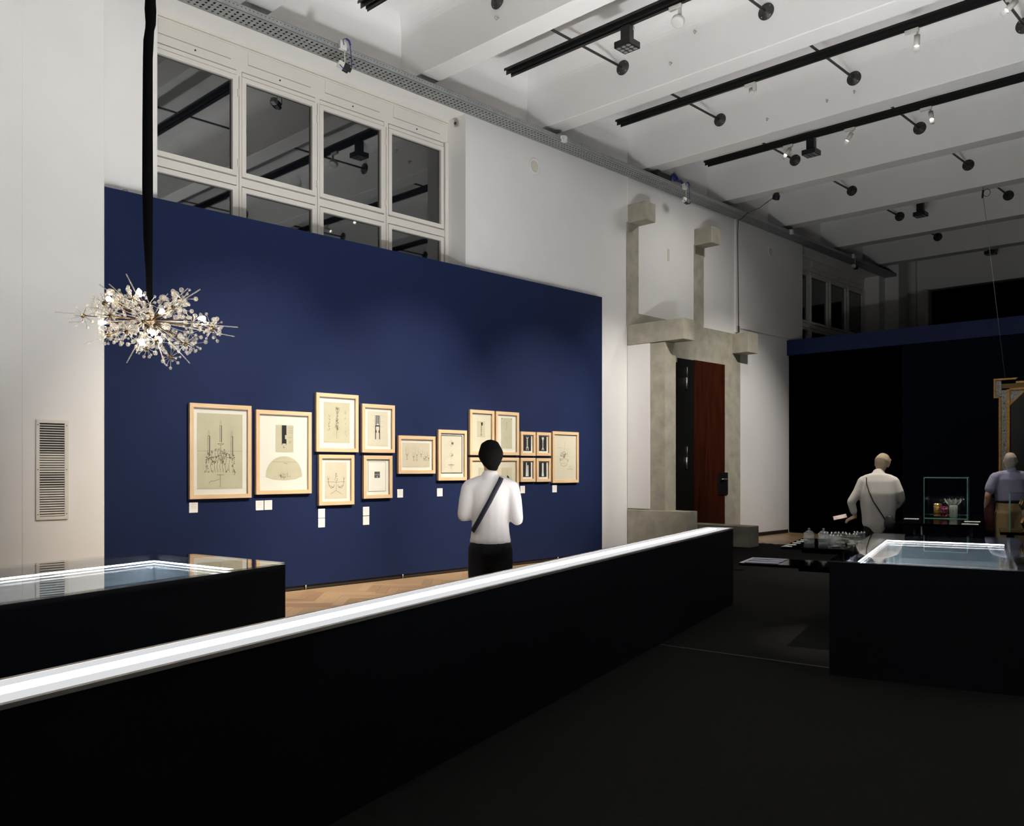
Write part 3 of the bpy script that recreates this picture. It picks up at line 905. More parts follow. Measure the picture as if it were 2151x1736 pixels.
def showcase(name, poly, h, label, led_sides, lip=.1, depth=.30, led_drop=.055, up='added_up_l', barw=.12):
    """poly ccw outer outline"""
    c = (sum(p[0] for p in poly) / 4, sum(p[1] for p in poly) / 4)
    q = [(x - c[0], y - c[1]) for x, y in poly]
    t = thing(name, label, 'display case', (c[0], c[1], 0))
    inn = inset(q, lip)
    th = inset(q, .03)
    b = MB()
    n = 4
    v = [(x, y, 0) for x, y in q] + [(x, y, h - .012) for x, y in q] + [(x, y, h - .012) for x, y in inn] + [(x, y, h - depth - .02) for x, y in inn]
    f = [(3, 2, 1, 0)]
    for i in range(4):
        j = (i + 1) % 4
        f += [(i, j, 4 + j, 4 + i), (4 + i, 4 + j, 8 + j, 8 + i), (8 + i, 8 + j, 12 + j, 12 + i)]
    f.append((12, 13, 14, 15))
    b.add(v, f)
    b.build('body', 'dark_case', t)
    lin = inset(q, lip + .024)
    l = MB()
    v = [(x, y, h - led_drop - .019) for x, y in lin] + [(x, y, h - depth) for x, y in lin]
    f = [(i, (i + 1) % 4, 4 + (i + 1) % 4, 4 + i) for i in range(4)] + [(4, 5, 6, 7)]
    l.add(v, f).build('lining', 'case_inner', t)
    o1, o2 = inset(q, lip + .003), inset(q, lip + .023)
    o3 = inset(q, lip + .0245)
    for i in led_sides:
        j = (i + 1) % 4
        MB().prism([o2[i], o2[j], o3[j], o3[i]], h - led_drop - .012, h - led_drop - .001).build('light_strip', 'led_case', t)
        MB().prism([o1[i], o1[j], o2[j], o2[i]], h - led_drop - .02, h - led_drop).build('ledge', 'dark_case', t)
    # added lamp bar and tray, hidden under the front rim to brighten the ceiling
    pa, pb = Vector(o2[0]), Vector(o2[1])
    e = (pb - pa).normalized(); nn = Vector((-e.y, e.x))
    pa += e * .1; pb -= e * .1
    bar = [pa + nn * .004, pb + nn * .004, pb + nn * barw, pa + nn * barw]
    MB().prism([(k.x, k.y) for k in bar], h - led_drop - .03, h - led_drop - .012).build('added_lamp_tray', 'dark_case', t)
    bar = [pa + nn * .01, pb + nn * .01, pb + nn * (barw - .006), pa + nn * (barw - .006)]
    MB().prism([(k.x, k.y) for k in bar], h - led_drop - .012, h - led_drop - .010).build('added_lamp_bar', up, t)
    gl = MB().prism(q, h - .010, h).build('glass_top', 'sheet', t)
    return t, c


LV = [(-.95, 3.822), (3.238, 5.071), (3.017, 6.493), (-1.15, 5.238)]
lv, lc = showcase('glass_topped_case', LV, .815, 'black glass-topped case with lit pale interior beside the left pier', (0, 1, 2, 3), .11, .30)
rb = Vector((6.088, 2.639)); ra_ = Vector((ca, sa)); rp = Vector((math.sin(R(14.6)), -math.cos(R(14.6))))
RV = [tuple(rb), tuple(rb + rp * 1.22), tuple(rb + rp * 1.22 + ra_ * 2.92), tuple(rb + ra_ * 2.92)]
rv, rc = showcase('glass_topped_case', RV, .803, 'large black glass-topped case with a blue book inside, at the right', (0, 2, 3), .10, .22, .055, 'added_up_r', .16)


def local2w(base, ang, x, y):
    return (base[0] + math.cos(ang) * x - math.sin(ang) * y, base[1] + math.sin(ang) * x + math.cos(ang) * y)


# book in the right case
bk = thing('book', 'flat blue cloth album lying in the right glass-topped case', 'book', (7.27, 2.40, .585), AX - R(90))
MB().bbox(-.50, .50, -.17, .17, .0, .012, .003).bbox(-.50, .50, -.17, .17, .068, .08, .003).box(.485, .50, -.17, .17, .01, .07).build('cover', 'book', bk)
MB().box(-.49, .485, -.16, .16, .012, .068).build('pages', 'pages', bk)
for x in (.36, .41): MB().box(x, x + .006, -.165, .165, .08, .0815).build('cover_line', 'case_inner', bk)
o = MB().bbox(6.95, 7.20, 1.72, 2.02, .584, .59, .002).build('paper_sheet', 'beige', org=(7.07, 1.87, .584))
tag(o, 'buff paper sheet lying beside the blue album in the right case', 'paper')
t = thing('glass_beaker', 'clear crown-rimmed beaker standing in the right glass-topped case', 'glass', (7.75, 1.95, .584))
MB().lathe([(.0, .004), (.05, .004), (.052, .02), (.055, .15)], 18).build('bowl', 'clear', t)
for q in range(8):
    a = R(45 * q)
    MB().ball((.055 * math.cos(a), .055 * math.sin(a), .155), .008, 6, 4).build('bead', 'clear', t)
# small things in the left case
o = MB().bbox(-.09, .09, -.035, .035, 0, .012, .002).build('caption_plate', 'black')
o.location = (2.42, 5.45, .52); o.rotation_euler = (0, 0, AX)
tag(o, 'dark caption plate lying in the left glass-topped case', 'caption')
t = thing('crystal_sprig', 'small crystal chandelier pendant lying in the left glass-topped case', 'crystal', (1.25, 4.72, .516))
for q in range(14):
    a = random.uniform(0, 6.28); r_ = random.uniform(.02, .11); z_ = random.uniform(.03, .16)
    MB().tube([(0, 0, .03), (r_ * math.cos(a), r_ * math.sin(a), z_)], .003, 5).build('wire', 'steel', t)
    MB().ball((r_ * math.cos(a), r_ * math.sin(a), z_), .012, 7, 5).build('bead', 'crystal', t)
MB().lathe([(.0, 0), (.05, 0), (.04, .01), (.008, .03), (0, .035)], 14).build('foot', 'crystal', t)

# ================================================================== FRAMED DRAWINGS
FRAMES = {
    'F1': (4.457, 5.197, 1.108, 2.139), 'F2': (5.257, 6.001, 1.140, 2.103), 'F3': (6.068, 6.694, 1.637, 2.345),
    'F4': (6.753, 7.278, 1.635, 2.247), 'F5': (6.107, 6.630, 0.990, 1.602), 'F6': (6.776, 7.238, 1.056, 1.598),
    'F7': (7.340, 7.984, 1.365, 1.864), 'F8': (8.038, 8.575, 1.269, 1.961), 'F9': (8.636, 9.124, 1.623, 2.260),
    'F10': (9.159, 9.650, 1.627, 2.258), 'F11': (8.636, 9.124, 0.948, 1.589), 'F12': (9.159, 9.646, 0.940, 1.591),
    'F13': (9.693, 10.020, 1.622, 1.981), 'F14': (10.047, 10.377, 1.625, 1.982), 'F15': (9.687, 10.018, 1.232, 1.590),
    'F16': (10.044, 10.376, 1.229, 1.588), 'F17': (10.418, 11.057, 1.207, 2.006)}
LAB = {
    'F1': 'large framed pencil drawing of a candelabrum with three candles',
    'F2': 'large framed sheet with a dome-shaped paper below a small dark drawing',
    'F3': 'framed aged tracing of a tall chandelier, higher of two frames left of centre',
    'F4': 'framed drawing of a narrow black patterned column above the black square drawing',
    'F5': 'framed sketch of a two-armed wall light below the aged chandelier tracing',
    'F6': 'framed white sheet with a small black square at its centre',
    'F7': 'landscape framed row of sketched stemmed drinking glasses',
    'F8': 'framed sheet with a black border and three small drawings one above another',
    'F9': 'framed small goblet drawing on buff slip, above the visitor left',
    'F10': 'framed tall pale buff sheet above the visitor right shoulder',
    'F11': 'framed sheet mostly hidden behind the visitor left shoulder',
    'F12': 'framed sheet with a dark half-round shape beside the visitor right shoulder',
    'F13': 'small framed black sheet with a notched white stem, upper left of four',
    'F14': 'small framed black sheet with a flared white stem, upper right of four',
    'F15': 'small framed black sheet with two white pillars, lower left of four',
    'F16': 'small framed black sheet with one white pillar, lower right of four',
    'F17': 'rightmost framed loose ink sketch of a rounded figure-like lamp'}
RW = .045
FD = .042


class Art:
    """helper to draw on a frame in 0..1 coordinates of a paper rectangle"""
    def __init__(s, x0, x1, z0, z1, y):
        s.b = (x0, x1, z0, z1); s.y = y

    def p(s, u, v):
        x0, x1, z0, z1 = s.b
        return (x0 + (x1 - x0) * u, s.y, z0 + (z1 - z0) * v)

    def line(s, mb, pts, wd=.0022):
        mb.ribbon([s.p(*q) for q in pts], wd * 1.7, (0, -1, 0)); return mb

    def fill(s, mb, pts, lift=.0):
        vs = [s.p(*q) for q in pts]
        mb.add([(x, y - lift, z) for x, y, z in vs], [tuple(range(len(vs)))]); return mb


def sub(a, u0, u1, v0, v1, dy=.001):
    p, q = a.p(u0, v0), a.p(u1, v1)
    return Art(p[0], q[0], p[2], q[2], a.y - dy)


def squiggle(a, mb, u, v, r, n=9, wd=.0016, seed=0):
    rd = random.Random(seed)
    pts = [(u + rd.uniform(-r, r), v + rd.uniform(-r, r)) for _ in range(n)]
    a.line(mb, pts, wd)


for key, (x0, x1, z0, z1) in FRAMES.items():
    xc = (x0 + x1) / 2
    org = (xc, PY, z0)
    t = thing('framed_drawing', LAB[key], 'picture', org, 0, 'framed drawings on the navy wall')
    ya, yb = PY - FD, PY - .004

    def rail(poly, m):
        MB().slab(poly, ya, yb).build('rail', m, t, org)
    rail([(x0, z0), (x0 + RW, z0 + RW), (x0 + RW, z1 - RW), (x0, z1)][::-1][::-1], 'oak')
    rail([(x1, z0), (x1, z1), (x1 - RW, z1 - RW), (x1 - RW, z0 + RW)], 'oak')
    rail([(x0, z0), (x1, z0), (x1 - RW, z0 + RW), (x0 + RW, z0 + RW)], 'oakh')
    rail([(x0, z1), (x0 + RW, z1 - RW), (x1 - RW, z1 - RW), (x1, z1)], 'oakh')
    i0, i1, k0, k1 = x0 + RW, x1 - RW, z0 + RW, z1 - RW
    ym = PY - .020
    MB().box(i0, i1, ym, PY - .006, k0, k1).build('mat_board', 'matboard' if key not in ('F9', 'F11', 'F12', 'F17') else 'cream', t, org)
    A = Art(i0, i1, k0, k1, ym - .0012)

    def paper(u0, u1, v0, v1, m, name='paper', dy=.001):
        a = sub(A, u0, u1, v0, v1, dy)
        p, q = a.p(0, 0), a.p(1, 1)
        o = MB().box(p[0], q[0], a.y, ym, p[2], q[2]).build(name, m, t, org)
        a.y -= .0008
        return a, o

    def draw(mb, m, par, name='drawing'):
        if mb.v: mb.build(name, m, par, org)
    mb = MB()
    if key == 'F1':
        a, o = paper(.075, .91, .065, .94, 'aged')
        for u, v in ((.25, .70), (.51, .84), (.76, .70)):
            vb = v - .26 if u != .51 else v - .22
            for du in (-.022, .022): a.line(mb, [(u + du, vb), (u + du, v)])
            a.line(mb, [(u + .012, vb), (u + .012, v)], .004)
            a.line(mb, [(u - .022, v), (u + .022, v)]); a.line(mb, [(u - .07, vb - .02), (u - .03, vb - .035), (u + .03, vb - .035), (u + .07, vb - .02), (u - .07, vb - .02)])
            a.line(mb, [(u, v), (u + .02, v + .03), (u, v + .07), (u - .02, v + .03), (u, v)], .0012)
            a.line(mb, [(u, vb - .035), (u, vb - .10)])
        for s_ in range(60):
            rd = random.Random(s_)
            u = rd.uniform(.17, .84); top = .56 - abs(u - .5) * .32
            v = rd.uniform(.20 + .12 * (abs(u - .5) < .12), top)
            squiggle(a, mb, u, v, .022, 6, .0016, s_ + 100)
        for u in (.2, .3, .38, .44, .5, .56, .62, .7, .8):
            a.line(mb, [(u, .52 - abs(u - .5) * .3), (u + .02, .40), (u - .015, .30), (u + .01, .22)], .002)
        a.line(mb, [(.2, .395), (.5, .44), (.8, .395)], .002); a.line(mb, [(.42, .185), (.58, .185)]); a.line(mb, [(.5, .02), (.5, .19)])
        a.line(mb, [(.25, .07), (.28, .10), (.40, .11), (.5, .13)], .0018); a.line(mb, [(.0, .50), (1, .505)], .0012)
        draw(mb, 'ink', o)
    elif key == 'F2':
        a, o = paper(.335, .70, .505, .865, 'aged', 'small_sheet')
        b_ = MB(); a.fill(b_, [(.34, .27), (.60, .27), (.60, .48), (.52, .48), (.52, .63), (.60, .63), (.60, .99), (.34, .99)])
        draw(b_, 'inkdark', o)
        c_ = MB(); a.fill(c_, [(.37, .28), (.57, .28), (.57, .31), (.37, .31)], .0005); draw(c_, 'inkwhite', o, 'white_bar')
        squiggle(a, mb, .46, .19, .05, 7, .0018, 3); squiggle(a, mb, .8, .38, .06, 7, .0015, 4)
        for v in (.9, .8, .72, .55): a.line(mb, [(.68, v), (.95, v - .01)], .0012)
        draw(mb, 'ink', o)
        dome = [(.14, .18)] + [(.51 - .37 * math.cos(R(k)), .185 + .265 * math.sin(R(k)) ** .9) for k in range(8, 173, 8)] + [(.885, .18), (.75, .145), (.51, .13), (.28, .145)]
        dm = MB(); A.fill(dm, dome[::-1], .001)
        o2 = dm.build('dome_paper', 'aged', t, org)
        m2 = MB(); a2 = sub(A, 0, 1, 0, 1, .002)
        for k in range(12): squiggle(a2, m2, .5 + random.Random(k).uniform(-.12, .12), .17 + random.Random(k + 9).uniform(-.01, .05), .02, 5, .0013, k + 50)
        a2.line(m2, [(.26, .375), (.76, .372)], .0012); a2.line(m2, [(.5, .36), (.57, .35)], .002)
        draw(m2, 'ink', o2)
    elif key == 'F3':
        a, o = paper(.14, .86, .11, .905, 'aged')
        for k in range(26):
            rd = random.Random(k); v = rd.uniform(.25, .88); squiggle(a, mb, .5 + rd.uniform(-.10, .08) * (1.2 - v), v, .03, 5, .0015, k)
        a.line(mb, [(.49, .1), (.5, .9)], .0018); a.line(mb, [(.45, .86), (.6, .86), (.55, .74), (.47, .74), (.45, .86)], .0022)
        for v in (.36, .42, .5, .58): a.line(mb, [(.49 - .05, v), (.49, v + .03), (.54, v), (.49, v - .03), (.44, v)], .0016)
        for v in (.33, .4, .46, .52, .58, .64): squiggle(a, mb, .2, v, .035, 6, .0014, int(v * 100))
        for q in range(3): a.line(mb, [(.17 + .06 * math.cos(R(k)) * .4, .31 + .025 * math.sin(R(k)) + q * 0) for k in range(0, 361, 45)], .0014)
        for v in (.2, .24, .3, .5, .6, .72, .78): squiggle(a, mb, .82, v, .04, 5, .0011, int(v * 77))
        draw(mb, 'ink', o)
    elif key == 'F4':
        a, o = paper(.13, .87, .08, .92, 'cream')
        b_ = MB()
        a.fill(b_, [(.36, .56), (.60, .56), (.60, .88), (.36, .88)]); a.fill(b_, [(.36, .19), (.40, .19), (.40, .56), (.36, .56)]); a.fill(b_, [(.56, .19), (.60, .19), (.60, .56), (.56, .56)])
        a.fill(b_, [(.40, .38), (.44, .38), (.42, .46), (.40, .46)]); a.fill(b_, [(.52, .38), (.56, .38), (.56, .46), (.54, .46)])
        draw(b_, 'inkdark', o)
        c_ = MB(); a2 = sub(a, 0, 1, 0, 1, .0006)
        for k in range(9):
            for uu in (.40, .48, .56): a2.line(c_, [(uu - .02, .60 + k * .031), (uu + .015, .615 + k * .031)], .004)
        a2.fill(c_, [(.42, .60), (.54, .60), (.48, .68)])
        draw(c_, 'inkwhite', o, 'white_pattern')
        for v in (.88, .72, .56, .4): a.line(mb, [(.24, v), (.34, v)], .001); a.line(mb, [(.62, v), (.74, v)], .001)
        draw(mb, 'ink', o)
    elif key == 'F5':
        a, o = paper(.13, .87, .065, .915, 'beige')
        a.line(mb, [(.5, .22), (.5, .5)]); a.line(mb, [(.5, .22), (.25, .13)]); a.line(mb, [(.5, .22), (.76, .12)]); a.line(mb, [(.1, .46), (.5, .45), (.9, .46)])
        for s_ in (-1, 1):
            a.line(mb, [(.5 + s_ * .36, .46), (.5 + s_ * .36, .55)], .003); a.line(mb, [(.5 + s_ * .32, .6), (.5 + s_ * .34, .54), (.5 + s_ * .40, .54), (.5 + s_ * .41, .6)])
            a.line(mb, [(.5 + s_ * .36, .46), (.5 + s_ * .33, .36), (.5 + s_ * .24, .29), (.5 + s_ * .12, .31), (.5 + s_ * .08, .38)], .003)
            for k in range(5): squiggle(a, mb, .5 + s_ * (.3 - k * .04), .36 - k * .012, .02, 5, .0014, k)
        for k in range(12): squiggle(a, mb, .5 + random.Random(k).uniform(-.07, .07), .5 + k * .017, .025, 5, .0016, k + 30)
        draw(mb, 'ink', o)
    elif key == 'F6':
        a, o = paper(.10, .86, .10, .93, 'matboard')
        a.line(mb, [(0, 0), (1, 0), (1, 1), (0, 1), (0, 0)], .0022); draw(mb, 'ink', o)
        b_ = MB(); a.fill(b_, [(.36, .45), (.66, .45), (.66, .66), (.36, .66)]); draw(b_, 'inkdark', o)
        c_ = MB(); a2 = sub(a, 0, 1, 0, 1, .0006)
        for u in (.42, .48, .54, .60): a2.line(c_, [(u, .47), (u, .64)], .0016)
        a2.line(c_, [(.37, .56), (.65, .56)], .0016); a2.fill(c_, [(.48, .47), (.54, .47), (.51, .51)]); draw(c_, 'inkwhite', o, 'white_pattern')
    elif key == 'F7':
        a, o = paper(.07, .92, .11, .89, 'beige')
        for u, v0, v1, hw in ((.16, .30, .78, .045), (.40, .27, .62, .03), (.52, .27, .78, .045), (.68, .42, .68, .05), (.86, .27, .62, .05), (.80, .27, .45, .03), (.96, .27, .5, .03)):
            vm = v0 + (v1 - v0) * .45
            a.line(mb, [(u - hw, v1), (u - hw, vm + .03), (u, vm - .03), (u + hw, vm + .03), (u + hw, v1)], .0014); a.line(mb, [(u, vm - .03), (u, v0)], .003); a.line(mb, [(u - .04, v0), (u + .04, v0)], .0014)
            a.line(mb, [(u - .03, vm), (u, vm - .03), (u + .03, vm)], .004)
        draw(mb, 'ink', o)
    elif key == 'F8':
        a, o = paper(.03, .94, .085, .955, 'inkdark', 'black_border')
        a, o = (lambda z_: z_)((sub(a, .03, .965, .02, .98, .0008), None))
        p, q = a.p(0, 0), a.p(1, 1)
        o = MB().box(p[0], q[0], a.y, a.y + .0008, p[2], q[2]).build('paper', 'cream', t, org); a.y -= .0008
        for v, r_ in ((.80, .09), (.48, .06), (.20, .05)):
            a.line(mb, [(.48, v - .12), (.48, v + .12)], .0012)
            a.line(mb, [(.48 + r_ * math.cos(R(k)) * 1.3, v + r_ * .7 * math.sin(R(k))) for k in range(0, 361, 30)], .0012)
        b_ = MB(); a.fill(b_, [(.48, .77), (.58, .77), (.59, .80), (.58, .83), (.48, .83)]); a.fill(b_, [(.48, .45), (.55, .46), (.57, .49), (.53, .53), (.54, .49), (.48, .47)]); a.fill(b_, [(.34, .205), (.62, .205), (.62, .22), (.34, .22)])
        draw(b_, 'ink', o, 'ink_wash'); draw(mb, 'ink', o)
    elif key == 'F9':
        a, o = paper(.30, .68, .38, .80, 'aged')
        b_ = MB(); a.fill(b_, [(.45, .92), (.72, .92), (.68, .74), (.5, .70)]); draw(b_, 'inkdark', o)
        a.line(mb, [(.52, .7), (.5, .15)], .004)
        for v in (.15, .35, .5, .6): squiggle(a, mb, .5, v, .06, 5, .003, int(v * 60))
        draw(mb, 'ink', o)
    elif key == 'F10':
        a, o = paper(.04, .97, .05, .96, 'matboard', 'backing_sheet')
        p_, o2 = paper(.20, .78, .09, .92, 'aged', 'buff_sheet', .0022)
        for u, v in ((.06, .975), (.94, .975)): p_.line(mb, [(u - .02, v), (u + .02, v)], .008)
        for k in range(8): squiggle(p_, mb, .5, .6 + k * .04, .05, 4, .0008, k)
        draw(mb, 'ink', o2)
    elif key == 'F11':
        a, o = paper(.36, .80, .40, .82, 'aged')
        a.line(mb, [(.2, .5), (.5, .55), (.8, .5)], .002); squiggle(a, mb, .5, .6, .15, 9, .002, 2); draw(mb, 'ink', o)
    elif key == 'F12':
        a, o = paper(.25, .78, .42, .82, 'aged')
        b_ = MB(); a.fill(b_, [(.5, .08)] + [(.5 + .30 * math.cos(R(k)), .08 + .42 * math.sin(R(k))) for k in range(0, 91, 10)]); draw(b_, 'inkdark', o)
        a.line(mb, [(.5, .08), (.5, .85)], .0018); draw(mb, 'ink', o)
    elif key in ('F13', 'F14', 'F15', 'F16'):
        a, o = paper(.12, .84, .10, .93, 'inkdark', 'black_sheet')
        if key == 'F13':
            a.fill(mb, [(.45, .25), (.55, .25), (.55, .8), (.45, .8)]); a.fill(mb, [(.36, .05), (.42, .05), (.42, .2), (.58, .2), (.58, .05), (.66, .05), (.66, .26), (.36, .26)])
            a.fill(mb, [(.4, .82), (.6, .82), (.66, .95), (.58, .95), (.55, .87), (.46, .87), (.42, .95), (.36, .95)])
            for k in range(9): a.line(mb, [(.42, .28 + k * .06), (.58, .28 + k * .06)], .004)
        elif key == 'F14':
            a.fill(mb, [(.34, .95), (.66, .95), (.62, .84), (.55, .72), (.45, .72), (.38, .84)]); a.fill(mb, [(.46, .22), (.54, .22), (.55, .72), (.45, .72)])
            a.fill(mb, [(.33, .06), (.42, .06), (.5, .16), (.58, .06), (.67, .06), (.56, .24), (.44, .24)])
        elif key == 'F15':
            a.fill(mb, [(.30, .05), (.70, .05), (.68, .12), (.32, .12)]); a.fill(mb, [(.33, .12), (.5, .12), (.47, .97), (.38, .97)]); a.fill(mb, [(.52, .12), (.68, .12), (.66, .78), (.60, .82), (.53, .78)])
        else:
            a.fill(mb, [(.36, .05), (.64, .05), (.63, .25), (.60, .30), (.60, .92), (.56, .96), (.44, .96), (.40, .92), (.40, .30), (.37, .25)])
        draw(mb, 'inkwhite', o)
    elif key == 'F17':
        a, o = paper(.02, .98, .02, .98, 'cream')
        a.line(mb, [(.46, .62), (.48, .86)], .0014); a.line(mb, [(.44 + .17 * math.cos(R(k)), .41 + .12 * math.sin(R(k))) for k in range(170, 391, 12)], .0022)
        a.line(mb, [(.44 + .08 * math.cos(R(k)), .59 + .035 * math.sin(R(k))) for k in range(0, 361, 24)], .0022)
        for k in range(30):
            rd = random.Random(k + 5); squiggle(a, mb, .44 + rd.uniform(-.18, .2), .5 + rd.uniform(-.08, .1), .03, 5, .0014, k)
        for k in range(16):
            rd = random.Random(k + 50); u = rd.uniform(.05, .7); v = rd.uniform(.2, .75); a.line(mb, [(u, v), (u + .2, v + rd.uniform(-.01, .01))], .0006)
        a.line(mb, [(.6, .23), (.66, .21), (.72, .24), (.78, .215), (.86, .225)], .0018)
        draw(mb, 'ink', o)
    MB().box(i0, i1, PY - .030, PY - .0285, k0, k1).build('glazing', 'sheet', t, org)

# caption cards
CARDS = [(4.468, 4.567, .962, 'white caption card under the candelabrum drawing'), (5.272, 5.372, .961, 'left one of two caption cards under the dome-shaped paper'),
         (5.384, 5.484, .962, 'right one of two caption cards under the dome-shaped paper'), (6.119, 6.216, .84, 'upper caption card under the two-armed wall light sketch'),
         (6.119, 6.216, .725, 'lower caption card under the two-armed wall light sketch'), (6.791, 6.889, .843, 'upper caption card under the sheet with a black square'),
         (6.791, 6.889, .725, 'lower caption card under the sheet with a black square'), (7.348, 7.444, 1.055, 'caption card under the row of stemmed glasses'),
         (8.045, 8.145, 1.054, 'caption card under the black-bordered sheet'), (9.717, 9.818, 1.062, 'caption card under the four small black sheets'),
         (10.454, 10.557, 1.061, 'rightmost caption card under the loose ink sketch')]
for i, (x0, x1, z0, lb) in enumerate(CARDS):
    org = ((x0 + x1) / 2, PY, z0)
    z1 = z0 + .109
    t = thing('caption_card', lb, 'caption', org, 0, 'caption cards on the navy wall')
    c_ = MB().box(x0, x1, PY - .006, PY, z0, z1).build('card', 'card', t, org)
    rd = random.Random(i)
    pr = MB()
    for v in (.90, .82, .76, .62, .56, .42, .30, .12)[: 6 + i % 3]:
        l = rd.uniform(.25, .42)
        pr.ribbon([(x0 + (x1 - x0) * (.5 - l), PY - .0065, z0 + .109 * v), (x0 + (x1 - x0) * (.5 + l), PY - .0065, z0 + .109 * v)], .0018, (0, -1, 0))
    tag(pr.build('print_lines', 'print', c_, org), kind='stuff')

# ================================================================== CHANDELIER
CC = Vector((2.827, 6.21, 2.515))
RT = Vector((.7101, -.704, 0)); DP = Vector((.704, .7101, 0)); UP = Vector((0, 0, 1))
SC = 6.4 / 1854
ch = thing('starburst_chandelier', 'starburst crystal chandelier with warm bulbs hanging before the navy wall', 'chandelier', tuple(CC))


def cpos(zx, zy, depth):
    l = (80 + zx * .22315 - 315) * SC; u = (672 - (540 + zy * .22315)) * SC
    return RT * l + UP * u + DP * depth


MB().lathe([(0, -.055), (.035, -.05), (.055, -.02), (.058, .02), (.04, .05), (.012, .065), (.012, .10)], 20).build('hub', 'brass', ch)
for zx, zy, dp in ((880, 180, -.1), (520, 225, .1), (160, 512, .0), (220, 582, .12), (490, 838, -.1), (808, 985, .05), (1220, 1018, -.05), (1880, 655, .0), (1575, 330, -.12), (1370, 262, .1), (1780, 705, .2), (1050, 940, -.25), (1355, 970, .18), (830, 330, -.3), (1215, 360, .3), (1130, 290, .2)):
    p = cpos(zx, zy, dp)
    MB().tube([p * .08, p], .0042, 6).build('rod', 'crystal', ch)
CL = [(420, 545, 0), (590, 520, .15), (760, 490, -.25), (990, 430, -.2), (1410, 420, -.12), (1405, 540, -.3), (1650, 680, -.02), (1450, 840, -.15), (1250, 840, -.28), (1020, 770, -.36), (710, 750, -.1), (1190, 685, -.4),
      (700, 420, .15), (860, 620, -.33), (1280, 470, .1), (1550, 600, .2), (930, 820, .2), (1150, 900, .22), (640, 660, .2), (1330, 760, .3)]
bd = [MB().ball((0, 0, 0), r_, 8, 6).mesh('bead') for r_ in (.010, .013, .017)]
for b_ in bd: b_.materials.append(M['crystal'])
for i, (zx, zy, dp) in enumerate(CL):
    p = cpos(zx, zy, dp)
    MB().tube([p * .05, p], .0035, 6).build('arm', 'brass', ch)
    hub = MB().ball(p, .017, 10, 7).build('cluster_hub', 'brass', ch)
    st = MB()
    rd = random.Random(i * 3 + 1)
    for k in range(14):
        z_ = 1 - 2 * (k + .5) / 14; a = k * 2.39996 + i
        rr = math.sqrt(max(0, 1 - z_ * z_))
        d = Vector((rr * math.cos(a), rr * math.sin(a), z_))
        ln = rd.uniform(.055, .098) * (1.0 if i else 1.1)
        st.tube([p, p + d * ln], .0016, 4)
        o = bpy.data.objects.new('bead', rd.choice(bd if i else bd[:2])); col.objects.link(o)
        o.parent = hub; o.location = p + d * ln
    tag(st.build('stems', 'steel', hub), kind='stuff')
ex = MB(); es = MB()
for i in range(16):
    rd = random.Random(900 + i)
    a = i * 2.39996; rr = math.sqrt((i + .5) / 16)
    p = RT * (math.cos(a) * rr * .40) + UP * (math.sin(a) * rr * .17) + DP * (rd.choice((-1, 1)) * .36 * math.sqrt(max(.05, 1 - rr * rr)))
    es.tube([p * .1, p], .003, 5)
    for k in range(13):
        z_ = 1 - 2 * (k + .5) / 13; b2 = k * 2.39996 + i
        q_ = math.sqrt(1 - z_ * z_)
        d = Vector((q_ * math.cos(b2), q_ * math.sin(b2), z_)) * rd.uniform(.05, .09)
        es.tube([p, p + d], .0015, 4)
        ex.ball(p + d, rd.choice((.010, .013, .016)), 8, 6)
tag(ex.build('inner_beads', 'crystal', ch), kind='stuff')
tag(es.build('inner_stems', 'steel', ch), kind='stuff')
for zx, zy, dp in ((1290, 345, .0), (1130, 355, .1), (680, 325, .0), (1110, 745, -.4), (1010, 700, -.35), (850, 470, -.25), (830, 690, -.2), (1300, 690, -.2)):
    p = cpos(zx, zy, dp)
    MB().ball(p, .030, 10, 7, (1, 1, .85)).build('crystal_disc', 'crystal', ch)
    MB().tube([p * .1, p], .003, 5).build('arm', 'brass', ch)
for zx, zy, dp in ((690, 400, -.05), (1050, 375, -.2), (1585, 590, -.08), (635, 630, -.08), (1225, 765, -.30), (1075, 840, -.2), (1235, 540, -.15), (1190, 800, -.1), (930, 640, .25)):
    p = cpos(zx, zy, dp)
    q = p.normalized()
    MB().tube([p * .08, p - q * .03], .004, 6).build('arm', 'brass', ch)
    MB().lathe([(.010, -.035), (.012, -.015)], 10, p, q).ball(p, .0185, 12, 8).build('bulb', 'bulb', ch)
# fabric sleeve round the suspension
svz = [(600, 313.5, 6.5), (570, 313, 7), (500, 311, 9.5), (390, 310, 11), (250, 310, 10.5), (120, 310.5, 10), (85, 312, 10.5), (60, 314.5, 9.2), (48, 316.5, 10.5), (20, 316, 12), (0, 316, 11), (-200, 316, 11), (-540, 316, 10)]
pts = []; rs = []
for v, u, r_ in svz:
    l = (u - 315) * SC
    pts.append(RT * l + UP * ((672 - v) * SC)); rs.append(r_ * SC)
pts.insert(0, UP * .08); rs.insert(0, .02)
top = HC - CC.z - .01
pts[-1] = Vector((pts[-1].x, pts[-1].y, top))
MB().tube(pts, rs, 14).build('fabric_sleeve', 'sleeve', ch)

# ================================================================== TABLES ON THE RIGHT
TZ = .75


def table(name, origin, ln, dp, label, legs, top='black_gloss'):
    """local x along the case direction, y negative to the right; origin front left corner"""
    t = thing(name, label, 'table', (origin[0], origin[1], 0), AX, 'black display tables')
    MB().box(0, dp, -ln, 0, TZ - .03, TZ).build('table_top', top, t)
    for x, y in legs:
        MB().lathe([(.045, 0), (.045, .01), (.03, .02), (.03, TZ - .03)], 14, (x, y, 0)).build('leg', 'steel' if name == 'glass_cube_table' else 'curtain', t)
    return t


